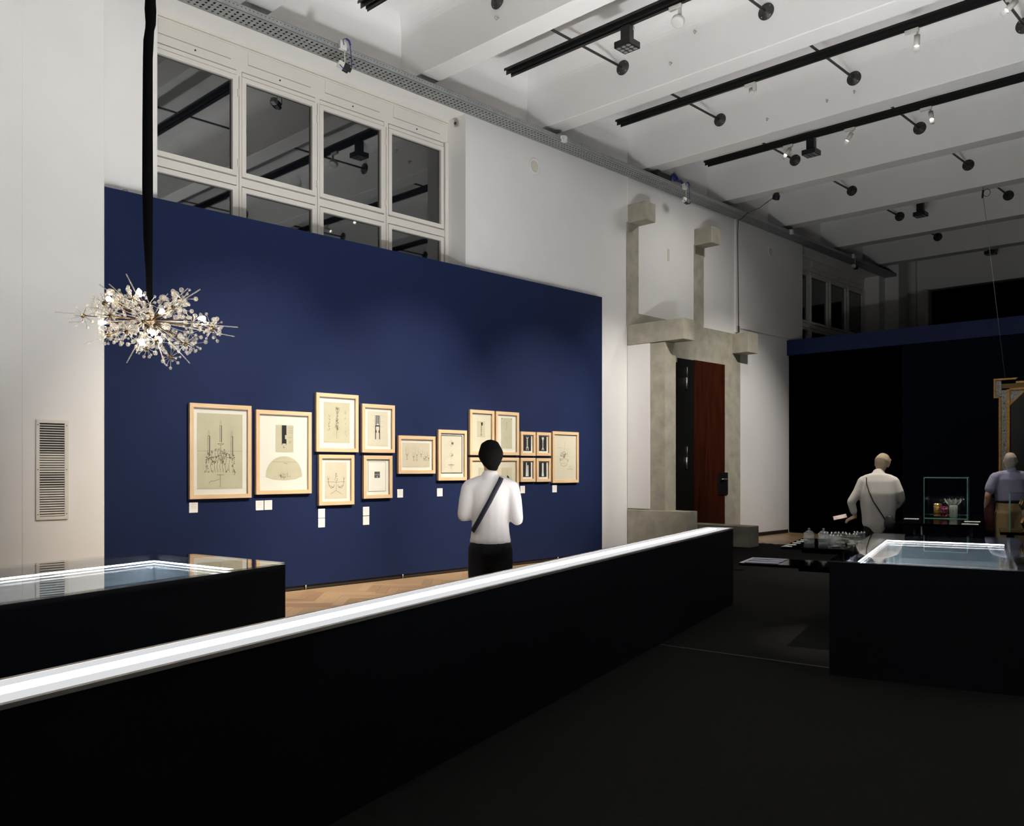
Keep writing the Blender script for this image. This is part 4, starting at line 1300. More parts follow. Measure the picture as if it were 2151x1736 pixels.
t = thing('caption_shelf', 'low black shelf bracketed to the right glass-topped case holding printed strips', 'shelf', (5.926, 3.24, 0), AX)
MB().box(0, .44, -.62, 0, TZ - .02, TZ).build('shelf_board', 'black_gloss', t)
MB().box(.10, .40, -.64, -.40, TZ - .05, TZ - .02).build('bracket', 'dark_case', t)
t = thing('jar_shelf', 'black glossy shelf set with clear glass jars along the right case', 'shelf', (7.376, 3.63, 0), AX)
MB().box(0, 1.10, -.62, 0, TZ - .02, TZ).build('shelf_board', 'black_gloss', t)
for x in (.15, .85): MB().box(x, x + .06, -.655, -.15, TZ - .06, TZ - .02).build('bracket', 'dark_case', t)
table('glass_cube_table', (11.55, 4.17), .92, 2.5, 'long black glossy table carrying the glass display cube', [(.25, -.22), (.25, -.55), (.25, -.82), (2.2, -.2), (2.2, -.8)])
ct = (math.cos(AX), math.sin(AX))
M['strip_card'] = mat('lilac_grey_card', (.34, .34, .42), .6)
for i in range(3):
    x, y = .035 + i * .14, -.03
    pa = [local2w((5.926, 3.24), AX, x + q[0], y + q[1]) for q in ((0, 0), (.095, 0), (.095, -.24), (0, -.24))]
    o = MB().prism(pa[::-1], TZ, TZ + .004).build('caption_strip', 'strip_card', org=(*pa[0], TZ))
    tag(o, ['nearest of three printed caption strips on the low black shelf', 'middle of three printed caption strips on the low black shelf', 'farthest of three printed caption strips on the low black shelf'][i], 'caption', 'caption strips on the low shelf')
for i in range(5):
    x, y = local2w((7.376, 3.63), AX, .05 + i * .20, -.05 - i * .002)
    o = MB().bbox(-.02, .02, -.035, .035, 0, .004, .001).build('caption_tag', 'card')
    o.location = (x, y, TZ); o.rotation_euler = (0, 0, AX)
    tag(o, ['nearest', 'second', 'third', 'fourth', 'farthest'][i] + ' small white caption tag along the edge of the jar shelf', 'caption', 'caption tags on the jar shelf')


def jar(loc, label, kind):
    t = thing('glass_jar', label, 'glassware', loc, 0, 'clear glassware on the jar shelf')
    if kind == 0:
        MB().lathe([(0, .006), (.038, .006), (.046, .0), (.046, .10), (.043, .10), (.043, .012)], 18).build('bowl', 'clear', t)
        l = MB().lathe([(.046, .10), (.044, .118), (.02, .138), (.0, .142)], 18).build('lid', 'clear', t)
        MB().ball((0, 0, .152), .011, 10, 6).build('knob', 'clear', l)
        MB().lathe([(0, .008), (.04, .008), (.04, .035), (0, .035)], 16).build('glass_base', 'frosted', t)
    else:
        MB().lathe([(0, .0), (.035, .0), (.05, .03), (.052, .06), (.044, .085), (.046, .10)] if kind == 1 else [(0, 0), (.045, 0), (.045, .09), (.043, .09), (.043, .01)], 18).build('bowl', 'clear', t)
        MB().lathe([(0, .004), (.034, .004), (.034, .02), (0, .02)], 16).build('glass_base', 'frosted', t)
        for q in range(8):
            a = R(45 * q)
            MB().ball((.045 * math.cos(a), .045 * math.sin(a), .104), .008, 6, 4).build('rim_bead', 'frosted', t)
    return t


for (x, y), lb, kd in (((7.60, 3.475), 'leftmost lidded clear glass jar on the black jar shelf', 0), ((7.645, 3.365), 'second lidded clear glass jar with knob on the black jar shelf', 0),
                       ((7.66, 3.262), 'square-shouldered clear beaker at the front centre of the jar shelf', 2), ((7.92, 3.43), 'clear beaded tumbler behind the lidded jars', 2),
                       ((8.02, 3.37), 'clear beaded tumbler at the back beside the square-shouldered beaker', 1), ((7.93, 3.235), 'bulbous clear beaded bowl near the edge of the right case', 1),
                       ((8.19, 3.27), 'rightmost small clear bowl half hidden by the right case', 1)):
    jar((x, y, TZ), lb, kd)

# glass display cube with four vessels
cb0 = (12.9, 4.275)
cube = thing('glass_display_cube', 'clear glass display cube with green edges on the long black table', 'display case', (*cb0, TZ), AX)
S, HH, G = .52, .56, .006
for (a, b_, c_, d) in ((0, G, -S, 0), (S * 2.2 - G, S * 2.2, -S, 0), (0, S * 2.2, -G, 0), (0, S * 2.2, -S, -S + G)):
    MB().box(a, b_, c_, d, 0, HH - G).build('side_pane', 'sheet', cube)
MB().box(0, S * 2.2, -S, 0, HH - G, HH).build('top_pane', glass('pale_top_glass', (.9, .95, .93), body=.35, bodycol=(.6, .75, .68)), cube)
for x in (0, S * 2.2):
    for y in (0, -S):
        MB().box(x - .004, x + .004, y - .004, y + .004, 0, HH).build('glass_edge', 'glass_edge', cube)
for x in (0, S * 2.2):
    MB().box(x - .004, x + .004, -S, 0, 0, .008).build('glass_edge', 'glass_edge', cube)
    MB().box(x - .004, x + .004, -S, 0, HH - .008, HH).build('glass_edge', 'glass_edge', cube)
for y in (0, -S):
    MB().box(0, S * 2.2, y - .004, y + .004, HH - .008, HH).build('glass_edge', 'glass_edge', cube)
    MB().box(0, S * 2.2, y - .004, y + .004, 0, .008).build('glass_edge', 'glass_edge', cube)


def cubep(x, y): return local2w(cb0, AX, x, y)


x, y = cubep(.16, -.16)
t = thing('gold_beaker', 'gold striped beaker in the glass display cube', 'glassware', (x, y, TZ + .008))
MB().lathe([(0, 0), (.045, 0), (.05, .19), (.047, .19), (.042, .01), (0, .008)], 20).build('cup', 'goldcup', t)
for k in range(8): MB().lathe([(.047 + k * .0004, .02 + k * .021), (.051 + k * .0004, .024 + k * .021), (.047 + k * .0004, .030 + k * .021)], 20).build('rib', 'gold', t)
x, y = cubep(.06, -.24)
t = thing('purple_beaker', 'deep purple beaker with gold star pattern in the glass display cube', 'glassware', (x, y, TZ + .008))
c_ = MB().lathe([(0, 0), (.042, 0), (.049, .16), (.046, .16), (.04, .01), (0, .008)], 24).build('cup', 'purple', t)
for row in range(3):
    for k in range(8):
        a = R(45 * k + 22 * (row % 2)); zc = .03 + row * .05; r_ = .043 + zc * .045 + .0015
        st = MB()
        for e in range(3):
            an = R(60 * e + 30)
            d = Vector((-math.sin(a) * math.cos(an), math.cos(a) * math.cos(an), math.sin(an))) * .014
            cen = Vector((math.cos(a) * r_, math.sin(a) * r_, zc))
            st.tube([cen - d, cen + d], .0016, 4)
        st.build('gold_star', 'goldcup', c_)
x, y = cubep(.16, -.35)
t = thing('cut_glass_tumbler', 'white cut glass tumbler beside the purple beaker in the cube', 'glassware', (x, y, TZ + .008))
MB().lathe([(0, 0), (.045, 0), (.05, .03), (.048, .10), (.05, .17), (.047, .17), (.042, .01)], 16).build('bowl', 'frosted', t)
for k in range(12):
    a = R(30 * k)
    MB().tube([(.046 * math.cos(a), .046 * math.sin(a), .01), (.050 * math.cos(a + .2), .050 * math.sin(a + .2), .16)], .004, 5).build('cut_rib', 'frosted', t)
x, y = cubep(.42, -.34)
t = thing('footed_glass_bowl', 'greenish footed glass bowl with leaf shapes at the right in the cube', 'glassware', (x, y, TZ + .008))
MB().lathe([(0, 0), (.06, 0), (.055, .01), (.014, .03), (.014, .10), (.05, .14), (.085, .21), (.09, .24), (.082, .24), (.045, .15)], 22).build('bowl', 'clear', t)
for k in range(9):
    a = R(40 * k)
    MB().add([(.05 * math.cos(a), .05 * math.sin(a), .15), (.1 * math.cos(a - .25), .1 * math.sin(a - .25), .21), (.115 * math.cos(a), .115 * math.sin(a), .26), (.1 * math.cos(a + .25), .1 * math.sin(a + .25), .21)], [(0, 1, 2, 3)]).build('leaf', 'frosted', t)
# caption cards on the long table
for (x, y), lb in (((.75, -.84), 'grey caption card right of the glass cube'), ((.15, -.82), 'grey caption card at the front right of the long black table'), ((1.05, -.12), 'white caption card left of the glass cube')):
    px, py = local2w((11.55, 4.17), AX, x, y)
    o = MB().bbox(-.08, .08, -.09, .09, 0, .004, .001).build('caption_plate', 'print')
    o.location = (px, py, TZ); o.rotation_euler = (0, 0, AX)
    tag(o, lb, 'caption')
# vase under glass at the right edge
vb = (10.90, 2.56)
table('vase_table', (10.72, 2.78), 1.0, .8, 'black glossy table with the gilded vase at the right edge', [(.1, -.1), (.7, -.1), (.1, -.9), (.7, -.9)])
t = thing('gilded_vase', 'clear vase with gilded leaf mounts at the right edge of the view', 'vase', (*vb, TZ))
MB().lathe([(0, .05), (.035, .06), (.05, .12), (.06, .22), (.05, .28), (.04, .30)], 18).build('bowl', 'clear', t)
MB().lathe([(0, 0), (.05, 0), (.048, .015), (.02, .03), (.03, .06)], 18).build('foot', 'goldcup', t)
for k in range(8):
    a = R(45 * k)
    MB().tube([(.03 * math.cos(a), .03 * math.sin(a), .03), (.062 * math.cos(a), .062 * math.sin(a), .10), (.05 * math.cos(a + .3), .05 * math.sin(a + .3), .16)], [.009, .012, .003], 6).build('leaf', 'goldcup', t)
    MB().tube([(.055 * math.cos(a), .055 * math.sin(a), .24), (.08 * math.cos(a + .2), .08 * math.sin(a + .2), .30), (.07 * math.cos(a + .4), .07 * math.sin(a + .4), .345)], [.006, .010, .003], 6).build('handle_leaf', 'goldcup', t)
gc = thing('glass_cover', 'tall clear glass cover over the gilded vase', 'glass cover', (10.77, 2.70, TZ), AX)
for (a, b_, c_, d) in ((0, .006, -.36, 0), (.354, .36, -.36, 0), (0, .36, -.006, 0), (0, .36, -.36, -.354)):
    MB().box(a, b_, c_, d, 0, .42).build('side_pane', 'sheet', gc)
for x in (0, .36):
    for y in (0, -.36): MB().box(x - .003, x + .003, y - .003, y + .003, 0, .42).build('glass_edge', 'glass_edge', gc)
MB().box(0, .36, -.36, 0, .42, .426).build('top_pane', 'sheet', gc)

# ================================================================== HANGING MIRROR
MX = 18.35
mw = 1.36
yc = 4.859 - mw / 2 - .0
mi = thing('hanging_mirror', 'ornate gilded mirror with silver glass panels hanging on wires at the right', 'mirror', (MX, yc, 1.0))


def yz(poly, x0, x1):        # polygon in (y, z) extruded in x
    m = MB()
    n = len(poly)
    m.add([(x0, a, b) for a, b in poly] + [(x1, a, b) for a, b in poly], [tuple(range(n - 1, -1, -1)), tuple(range(n, 2 * n))] + [(i, (i + 1) % n, n + (i + 1) % n, n + i) for i in range(n)])
    return m


MO = (MX, yc, 1.0)
H0, H1 = 1.0, 3.087


def side(s):
    f = lambda y: yc + s * y
    h = mw / 2
    def P(poly): return [(f(a), b) for a, b in (poly if s > 0 else poly[::-1])]
    yz(P([(h - .082, H0), (h - .118, H0), (h - .118, 2.74), (h - .082, 2.74)]), MX - .03, MX + .02).build('outer_moulding', 'gold', mi, MO)
    yz(P([(h - .122, H0), (h - .215, H0), (h - .215, 2.87), (h - .122, 2.87)]), MX - .015, MX + .02).build('silver_panel', 'silver', mi, MO)
    yz(P([(h - .218, H0), (h - .262, H0), (h - .262, 2.88), (h - .218, 2.88)]), MX - .035, MX + .02).build('inner_moulding', 'gold', mi, MO)
    yz(P([(h, 2.73), (h - .03, 2.75), (h - .03, H1 - .03), (h, H1)]), MX - .035, MX + .02).build('ear_moulding', 'gold', mi, MO)
    yz(P([(h, 2.73), (h - .09, 2.73), (h - .09, 2.755), (h - .03, 2.755)]), MX - .035, MX + .02).build('ear_moulding', 'gold', mi, MO)
    yz(P([(h - .03, 2.757), (h - .118, 2.757), (h - .118, H1 - .035), (h - .03, H1 - .035)]), MX - .012, MX + .02).build('ear_panel', 'silver', mi, MO)
    yz(P([(h, H1), (h - .03, H1 - .03), (h - .36, H1 - .03), (h - .39, H1)]), MX - .035, MX + .02).build('ear_moulding', 'gold', mi, MO)
    yz(P([(h - .265, 2.62), (h - .49, 2.85), (h - .52, 2.85), (h - .265, 2.58)]), MX - .03, MX + .02).build('corner_moulding', 'gold', mi, MO)
    yz(P([(h - .265, 2.625), (h - .265, 2.85), (h - .485, 2.85)]), MX - .012, MX + .02).build('corner_panel', 'silver', mi, MO)
    for z in (1.25, 1.5, 1.75, 2.0, 2.25, 2.5):
        rg = MB().tube([(MX - .017, f(h - .168 + .04 * math.cos(R(k))), z + .05 * math.sin(R(k))) for k in range(0, 361, 30)], .004, 5, False).build('ornament_ring', 'pages', mi, MO)
        MB().ball((MX - .015, f(h - .168), z + .125), .018, 8, 5).build('rosette', 'silver', mi, MO)


side(1); side(-1)
yz([(yc - mw / 2 + .26, 2.86), (yc + mw / 2 - .26, 2.86), (yc + mw / 2 - .26, 2.90), (yc - mw / 2 + .26, 2.90)], MX - .035, MX + .02).build('top_inner_moulding', 'gold', mi, MO)
yz([(yc - mw / 2 + .12, 2.90), (yc + mw / 2 - .12, 2.90), (yc + mw / 2 - .12, 2.985), (yc - mw / 2 + .12, 2.985)], MX - .015, MX + .02).build('top_panel', mat('bronze_glass_panel', (.20, .13, .05), .2, .6), mi, MO)
yz([(yc - mw / 2 + .36, 2.985), (yc + mw / 2 - .36, 2.985), (yc + mw / 2 - .36, 3.02), (yc - mw / 2 + .36, 3.02)], MX - .035, MX + .02).build('top_moulding', 'gold', mi, MO)
yz([(yc - mw / 2 + .26, H0), (yc + mw / 2 - .26, H0), (yc + mw / 2 - .26, 2.86), (yc - mw / 2 + .26, 2.86)], MX - .005, MX + .02).build('mirror_glass', 'mirror', mi, MO)
yz([(yc - mw / 2 + .08, .96), (yc + mw / 2 - .08, .96), (yc + mw / 2 - .08, 1.0), (yc - mw / 2 + .08, 1.0)], MX - .035, MX + .02).build('bottom_moulding', 'gold', mi, MO)
for s_, lb in ((1, 'left'), (-1, 'right')):
    yb_ = yc + s_ * (mw / 2 - .18); yt = 5.10 if s_ > 0 else yc - (5.10 - yc)
    wz = thing('hanging_wire', 'thin wire with clamp holding the ' + lb + ' top corner of the mirror', 'wire', (18.55, yt, 6.6))
    MB().tube([(-.2, yb_ - yt, H1 - 6.6), (0, 0, .0), (0, 0, .15)], .005, 6).build('wire', 'steel', wz)
    MB().tube([(0, .01, -.06), (0, 0, .09)], .018, 8).build('clamp', 'black', wz)
    MB().tube([(-.02, -.07 + .06 * math.cos(R(k)), .02 + .07 * math.sin(R(k))) for k in range(0, 361, 30)], .005, 6, False).build('wire_loop', 'black', wz)

# ================================================================== PEOPLE
def ring_tube(mb, pts, n=16, side=(1, 0, 0)):
    """closed tapered tube; pts (x,y,z,ra,rb): ra along side, rb across; rounded ends"""
    P = [Vector(p[:3]) for p in pts]
    ra = [p[3] for p in pts]; rb = [p[4] if len(p) > 4 else p[3] for p in pts]
    d0 = (P[0] - P[1]).normalized(); d1 = (P[-1] - P[-2]).normalized()
    e0 = min(ra[0], rb[0]); e1 = min(ra[-1], rb[-1])
    PP = [P[0] + d0 * e0 * .95, P[0] + d0 * e0 * .7] + P + [P[-1] + d1 * e1 * .7, P[-1] + d1 * e1 * .95]
    A = [ra[0] * .3, ra[0] * .72] + ra + [ra[-1] * .72, ra[-1] * .3]
    B = [rb[0] * .3, rb[0] * .72] + rb + [rb[-1] * .72, rb[-1] * .3]
    vs, fs = [], []
    S_ = Vector(side)
    for i, p in enumerate(PP):
        d = (PP[min(i + 1, len(PP) - 1)] - PP[max(i - 1, 0)]).normalized()
        s_ = S_ - d * S_.dot(d)
        if s_.length < .2: s_ = Vector((0, 1, 0)) - d * d.y
        s_.normalize(); u = d.cross(s_)
        for k in range(n):
            t = 2 * math.pi * k / n
            vs.append(p + s_ * A[i] * math.cos(t) + u * B[i] * math.sin(t))
    for i in range(len(PP) - 1):
        for k in range(n):
            a, b = i * n + k, i * n + (k + 1) % n
            fs.append((a, b, b + n, a + n))
    fs.append(tuple(range(n - 1, -1, -1))); fs.append(tuple(range((len(PP) - 1) * n, len(PP) * n)))
    mb.add(vs, fs, True)


def soft(name, chains, m, parent, voxel=.01, smooth=4):
    mb = MB()
    for c in chains:
        sd = (1, 0, 0)
        if isinstance(c, tuple): c, sd = c
        ring_tube(mb, c, 16, sd)
    me = mb.mesh(name + '_raw')
    tmp = bpy.data.objects.new('tmp_' + name, me); col.objects.link(tmp)
    r = tmp.modifiers.new('r', 'REMESH'); r.mode = 'VOXEL'; r.voxel_size = voxel; r.use_smooth_shade = True
    s = tmp.modifiers.new('s', 'SMOOTH'); s.factor = .5; s.iterations = smooth
    dg = bpy.context.evaluated_depsgraph_get()
    out = bpy.data.meshes.new_from_object(tmp.evaluated_get(dg))
    bpy.data.objects.remove(tmp)
    out.name = name
    out.materials.clear(); out.materials.append(M[m])
    out.polygons.foreach_set('use_smooth', [True] * len(out.polygons))
    o = bpy.data.objects.new(name, out); col.objects.link(o); o.parent = parent
    return o


def hand(w, d, n, s, curl=.5):
    """palm and five fingers; w wrist, d towards fingers, n palm normal, s thumb side (+1/-1)"""
    w, d, n = Vector(w), Vector(d).normalized(), Vector(n).normalized()
    sd = d.cross(n).normalized() * s
    out = []
    pl = [w, w + d * .03, w + d * .06, w + d * .088]
    out.append(([(*p, a, b) for p, a, b in zip(pl, (.026, .036, .040, .038), (.018, .016, .014, .012))], tuple(sd)))
    for k, (of, ln) in enumerate(((.029, .068), (.010, .078), (-.010, .073), (-.028, .056))):
        b0 = w + d * .078 + sd * of
        p1 = b0 + d * ln * .45 + n * ln * .12 * curl
        p2 = p1 + (d * (1 - .55 * curl) + n * .8 * curl).normalized() * ln * .32
        p3 = p2 + (d * (1 - 1.1 * curl) + n * 1.1 * curl).normalized() * ln * .26
        out.append([(*b0, .0098), (*p1, .0095), (*p2, .0088), (*p3, .0078)])
    b0 = w + d * .02 + sd * .028
    p1 = b0 + (d * .7 + sd * .7 + n * .2).normalized() * .035
    p2 = p1 + (d * .85 + sd * .2 + n * .5).normalized() * .032
    out.append([(*b0, .014), (*p1, .0115), (*p2, .0095)])
    return out


def head(c, tilt=(0, 0, 0), s=1.0):
    """head chains, face towards +y; c centre of skull"""
    R_ = Matrix.Rotation(tilt[2], 3, 'Z') @ Matrix.Rotation(tilt[0], 3, 'X') @ Matrix.Rotation(tilt[1], 3, 'Y')
    c = Vector(c)
    def q(x, y, z): return tuple(c + R_ @ Vector((x * s, y * s, z * s)))
    sd = tuple(R_ @ Vector((1, 0, 0)))
    ch_ = []
    ch_.append(([(*q(0, .014, -.085), .044 * s, .052 * s), (*q(0, .006, -.06), .058 * s, .070 * s), (*q(0, 0, -.03), .069 * s, .084 * s), (*q(0, -.006, .02), .074 * s, .093 * s), (*q(0, -.008, .045), .070 * s, .088 * s)], sd))
    ch_.append([(*q(0, .088, .0), .008 * s), (*q(0, .102, -.028), .013 * s)])            # nose
    ch_.append([(*q(-.03, .076, .018), .012 * s), (*q(.03, .076, .018), .012 * s)])       # brow
    ch_.append([(*q(-.018, .074, -.062), .010 * s), (*q(.018, .074, -.062), .010 * s)])   # mouth
    ch_.append([(*q(0, .066, -.098), .017 * s), (*q(0, .06, -.105), .015 * s)])           # chin
    for e in (-1, 1):
        ch_.append([(*q(e * .074, -.008, .012), .010 * s), (*q(e * .080, -.012, -.008), .012 * s), (*q(e * .074, -.004, -.032), .008 * s)])
    return ch_, q


def face_parts(q, root, s=1.0):
    for e in (-1, 1):
        MB().ball(q(e * .031, .074, .0), .0115 * s, 10, 6).build('eye', 'eye', root)
        MB().ball(q(e * .032, .0835, .0), .0052 * s, 8, 5).build('iris', 'hair_dark', root)
    MB().tube([q(-.022, .085, -.063), q(0, .090, -.061), q(.022, .085, -.063)], [.003, .005, .003], 6).build('mouth', 'lip', root)


def legs_chains(hw, hz, k, foot=True, w=1.0, z0=0.0):
    """bare leg chains from hip hz; hw half distance of feet"""
    out = []
    for e in (-1, 1):
        out.append([(e * .075 * w, 0, hz, .082 * w * k, .092 * w * k), (e * .085 * w, .005, hz * .72, .076 * k * w, .084 * k * w), (e * (hw + .005), .01, hz * .50, .060 * k, .064 * k), (e * hw, -.005, hz * .32, .056 * k, .060 * k), (e * hw, -.012, .09, .042 * k, .044 * k)])
        if foot: out.append([(e * hw, -.03, .045, .038, .036), (e * (hw + .01), .06, .036, .044, .030), (e * (hw + .018), .15, .026, .040, .022)])
    if z0: out = [[(q[0], q[1], z0 + q[2] * (hz - z0) / hz, *q[3:]) for q in c] for c in out]
    return out


def shoes(hw, root, m='leather', z0=0.0):
    for e in (-1, 1):
        soft('shoe', [[(e * hw, -.04, .048 + z0, .046, .044), (e * (hw + .01), .06, .040 + z0, .052, .036), (e * (hw + .02), .165, .032 + z0, .047, .028)]], m, root, .012, 3)


def strap(prof, pts, wd, root, name='bag_strap', m='strap', off=.016, front=False):
    """ribbon over the back following torso ellipses; prof: list (z, rx, ry, cy); pts: (x,z)"""
    def ell(z):
        for (z0, a0, b0, c0), (z1, a1, b1, c1) in zip(prof, prof[1:]):
            if z0 <= z <= z1:
                t = (z - z0) / (z1 - z0)
                return a0 + (a1 - a0) * t, b0 + (b1 - b0) * t, c0 + (c1 - c0) * t
        return prof[-1][1:] if z > prof[-1][0] else prof[0][1:]
    vs = []
    P = [Vector((x, 0, z)) for x, z in pts]
    for i, p in enumerate(P):
        d = (P[min(i + 1, len(P) - 1)] - P[max(i - 1, 0)]).normalized()
        s_ = Vector((-d.z, 0, d.x)) * wd / 2
        for e in (-1, 1):
            q = p + s_ * e
            a, b, c = ell(q.z)
            y = c - b * math.sqrt(max(.0, 1 - min(.995, (q.x / a)) ** 2)) - off
            vs.append((q.x, y, q.z)); vs.append((q.x, y + .008, q.z))
    fs = []
    for i in range(len(P) - 1):
        a = i * 4; b = a + 4
        fs += [(a, b, b + 2, a + 2), (a + 1, a + 3, b + 3, b + 1), (a, a + 1, b + 1, b), (a + 2, b + 2, b + 3, a + 3)]
    return fixnormals(MB().add(vs, fs, True).build(name, m, root))


VIEW = R(45.246)
# ---- visitor looking at the drawings, seen from behind
p1 = thing('person', 'dark-haired visitor in white sweater with navy crossbody strap, facing the drawings', 'person', (5.295, 5.171, 0), VIEW - R(90) - R(2))
hc, q1 = head((-.002, .03, 1.530), (R(-4), 0, R(22)), .98)
body = hc + [
    [(0, .015, 1.44, .048, .052), (0, 0, 1.36, .055, .058)],
    [(-.12, 0, 1.315, .045, .045), (0, 0, 1.345, .055, .055), (.12, 0, 1.315, .045, .045)],
    [(0, .005, 1.29, .13, .085), (0, .01, 1.18, .135, .095), (0, .01, 1.05, .118, .085), (0, .005, .95, .135, .095), (0, 0, .84, .15, .105)]]
for e in (-1, 1):
    el = (e * .212, -.015, 1.075 if e < 0 else 1.055)
    wr = (e * .10, .205, 1.09)
    body.append([(e * .155, 0, 1.30, .042, .042), (e * .190, -.01, 1.20, .038, .040), (*el, .034, .034)])
    body.append([(*el, .036, .036), (e * .165, .09, 1.075, .034, .034), (*wr, .024, .024)])
    dv = Vector((-e * .55, .75, .05))
    body += hand(wr, dv, (-e * .75, -.55, .1), e, .55)
Z1 = .137
body += legs_chains(.085, .84, 1.0, True, 1.0, Z1)
bo1 = soft('body', body, 'skin', p1, .0075, 4)
face_parts(q1, p1, .98)
sw = [
    [(0, .0, 1.372, .075, .070), (0, 0, 1.345, .115, .080)],
    [(-.150, 0, 1.300, .060, .062), (-.07, 0, 1.328, .062, .066), (0, 0, 1.338, .072, .072), (.07, 0, 1.328, .062, .066), (.150, 0, 1.300, .060, .062)],
    [(0, .005, 1.28, .172, .110), (0, .01, 1.18, .152, .115), (0, .01, 1.06, .138, .108), (0, .005, .96, .146, .115), (0, 0, .885, .158, .124)]]
for e in (-1, 1):
    el = (e * .205, -.015, 1.085 if e < 0 else 1.055)
    sw.append([(e * .160, 0, 1.295, .060, .062), (e * .184, -.012, 1.20, .055, .058), (*el, .046, .050)])
    sw.append([(*el, .044, .048), (e * .16, .09, 1.08, .043, .043), (e * .115, .17, 1.09, .036, .036)])
soft('sweater', sw, 'sweater', p1, .011, 5)
soft('trousers', [[(0, 0, .90, .150, .116), (0, 0, .80, .168, .124)], *legs_chains(.085, .84, 1.14, False, 1.0, Z1)], 'trousers', p1, .012, 4)
shoes(.085, p1, 'leather', Z1)
hr = [([(*q1(0, -.040, -.080), .052, .042), (*q1(0, -.034, -.055), .070, .062), (*q1(0, -.024, -.01), .092, .090), (*q1(0, -.014, .020), .096, .100), (*q1(0, -.010, .040), .092, .097)], tuple(q1(1, 0, 0)[i] - q1(0, 0, 0)[i] for i in range(3)))]
soft('hair', hr, 'hair_dark', p1, .008, 3)
pr1 = [(.86, .162, .130, 0), (.96, .150, .122, .005), (1.06, .145, .116, .01), (1.18, .160, .124, .01), (1.30, .178, .117, .005), (1.345, .150, .095, 0), (1.375, .10, .08, 0)]
strap(pr1, [(.085, 1.372), (.072, 1.34), (.04, 1.28), (.0, 1.20), (-.045, 1.12), (-.09, 1.04), (-.135, .965)], .036, p1)
o = MB().bbox(-.15, -.06, .22, .235, 1.03, 1.17, .004).build('leaflet', 'card', p1)

for ch_o in p1.children:
    ch_o.data.transform(Matrix.Diagonal((1.1045, 1.1045, 1.1045, 1)) @ Matrix.Translation((0, 0, -Z1)))

# ---- pale-haired visitor with leaflet, turning by the long table
p2 = thing('person', 'pale-haired visitor in light sweater holding a leaflet behind the jar shelf', 'person', (12.127, 4.593, 0), VIEW - R(90) - R(28))
hc, q2 = head((.045, .10, 1.505), (R(-14), R(6), R(-20)), 1.0)
bp = hc + [
    [(.03, .06, 1.42, .052, .055), (0, .01, 1.33, .06, .065)],
    [(-.15, 0, 1.29, .052, .052), (0, .0, 1.32, .07, .06), (.15, .01, 1.29, .052, .052)],
    [(0, 0, 1.27, .16, .11), (0, -.02, 1.12, .165, .12), (0, -.01, .98, .155, .12), (0, 0, .80, .165, .12)]]
elL, wrL = (-.33, -.05, .98), (-.285, -.02, .78)
elR, wrR = (.27, .05, 1.02), (.20, .25, .90)
for e, el, wr in ((-1, elL, wrL), (1, elR, wrR)):
    bp.append([(e * .19, 0, 1.27, .05, .05), (e * .25, -.02, 1.12, .045, .045), (*el, .038, .038)])
    bp.append([(*el, .038, .038), (*(Vector(el) * .5 + Vector(wr) * .5), .036, .036), (*wr, .026, .026)])
bp += hand(wrL, (-.75, -.1, -.35), (.2, .4, -.85), -1, .6)
bp += hand(wrR, (-.3, .9, -.1), (-.6, -.2, -.4), 1, .5)
bp += legs_chains(.10, .80, 1.05)
soft('body', bp, 'skin', p2, .008, 4)
face_parts(q2, p2)
sw = [
    [(0, .015, 1.355, .085, .08), (0, 0, 1.32, .13, .095)],
    [(-.15, 0, 1.285, .066, .066), (0, 0, 1.31, .09, .085), (.15, .01, 1.285, .066, .066)],
    [(0, -.01, 1.25, .205, .135), (0, -.025, 1.10, .225, .155), (0, -.015, .95, .225, .16), (0, 0, .80, .205, .155), (0, 0, .69, .20, .15)]]
for e, el, wr in ((-1, elL, wrL), (1, elR, wrR)):
    sw.append([(e * .185, 0, 1.26, .072, .074), (e * .245, -.02, 1.12, .066, .068), (*el, .056, .058)])
    sw.append([(*el, .054, .056), (*(Vector(el) * .35 + Vector(wr) * .65), .046, .046)])
soft('sweater', sw, 'sweater2', p2, .012, 5)
soft('trousers', [[(0, 0, .82, .165, .125), (0, 0, .74, .17, .13)], *legs_chains(.10, .76, 1.2, False, 1.05)], 'trousers', p2, .014, 4)
shoes(.10, p2)
hr = [([(*q2(0, -.04, -.07), .062, .05), (*q2(0, -.034, -.03), .084, .078), (*q2(0, -.022, .015), .096, .102), (*q2(0, -.010, .045), .090, .098)], tuple(q2(1, 0, 0)[i] - q2(0, 0, 0)[i] for i in range(3))),
      [(*q2(-.06, .05, .06), .026), (*q2(0, .072, .075), .028), (*q2(.06, .05, .06), .026)],
      [(*q2(-.082, .015, .03), .018), (*q2(-.084, -.005, -.035), .018)], [(*q2(.082, .015, .03), .018), (*q2(.084, -.005, -.035), .018)]]
soft('hair', hr, 'hair_blond', p2, .009, 3)
pr2 = [(.66, .205, .155, 0), (.80, .215, .165, 0), (.95, .235, .172, -.015), (1.10, .235, .168, -.025), (1.25, .215, .145, -.01), (1.33, .15, .10, 0)]
strap(pr2, [(-.14, 1.315), (-.135, 1.24), (-.10, 1.12), (-.05, 1.0), (.01, .90), (.07, .80), (.10, .74)], .014, p2, m='leather')
soft('shoulder_bag', [[(.14, -.17, .79, .05, .03), (.15, -.175, .72, .075, .04), (.15, -.175, .66, .07, .04)]], 'leather', p2, .012, 3)
lf = MB()
lf.bbox(-.085, .085, -.03, .03, -.003, .003, .001)
mtx = Matrix.Translation((-.47, -.055, .775)) @ Matrix.Rotation(R(-14), 4, 'Y') @ Matrix.Rotation(R(8), 4, 'Z') @ Matrix.Rotation(R(55), 4, 'X')
lf.v = [tuple(mtx @ Vector(v)) for v in lf.v]
lf.build('leaflet', 'leaflet', p2)

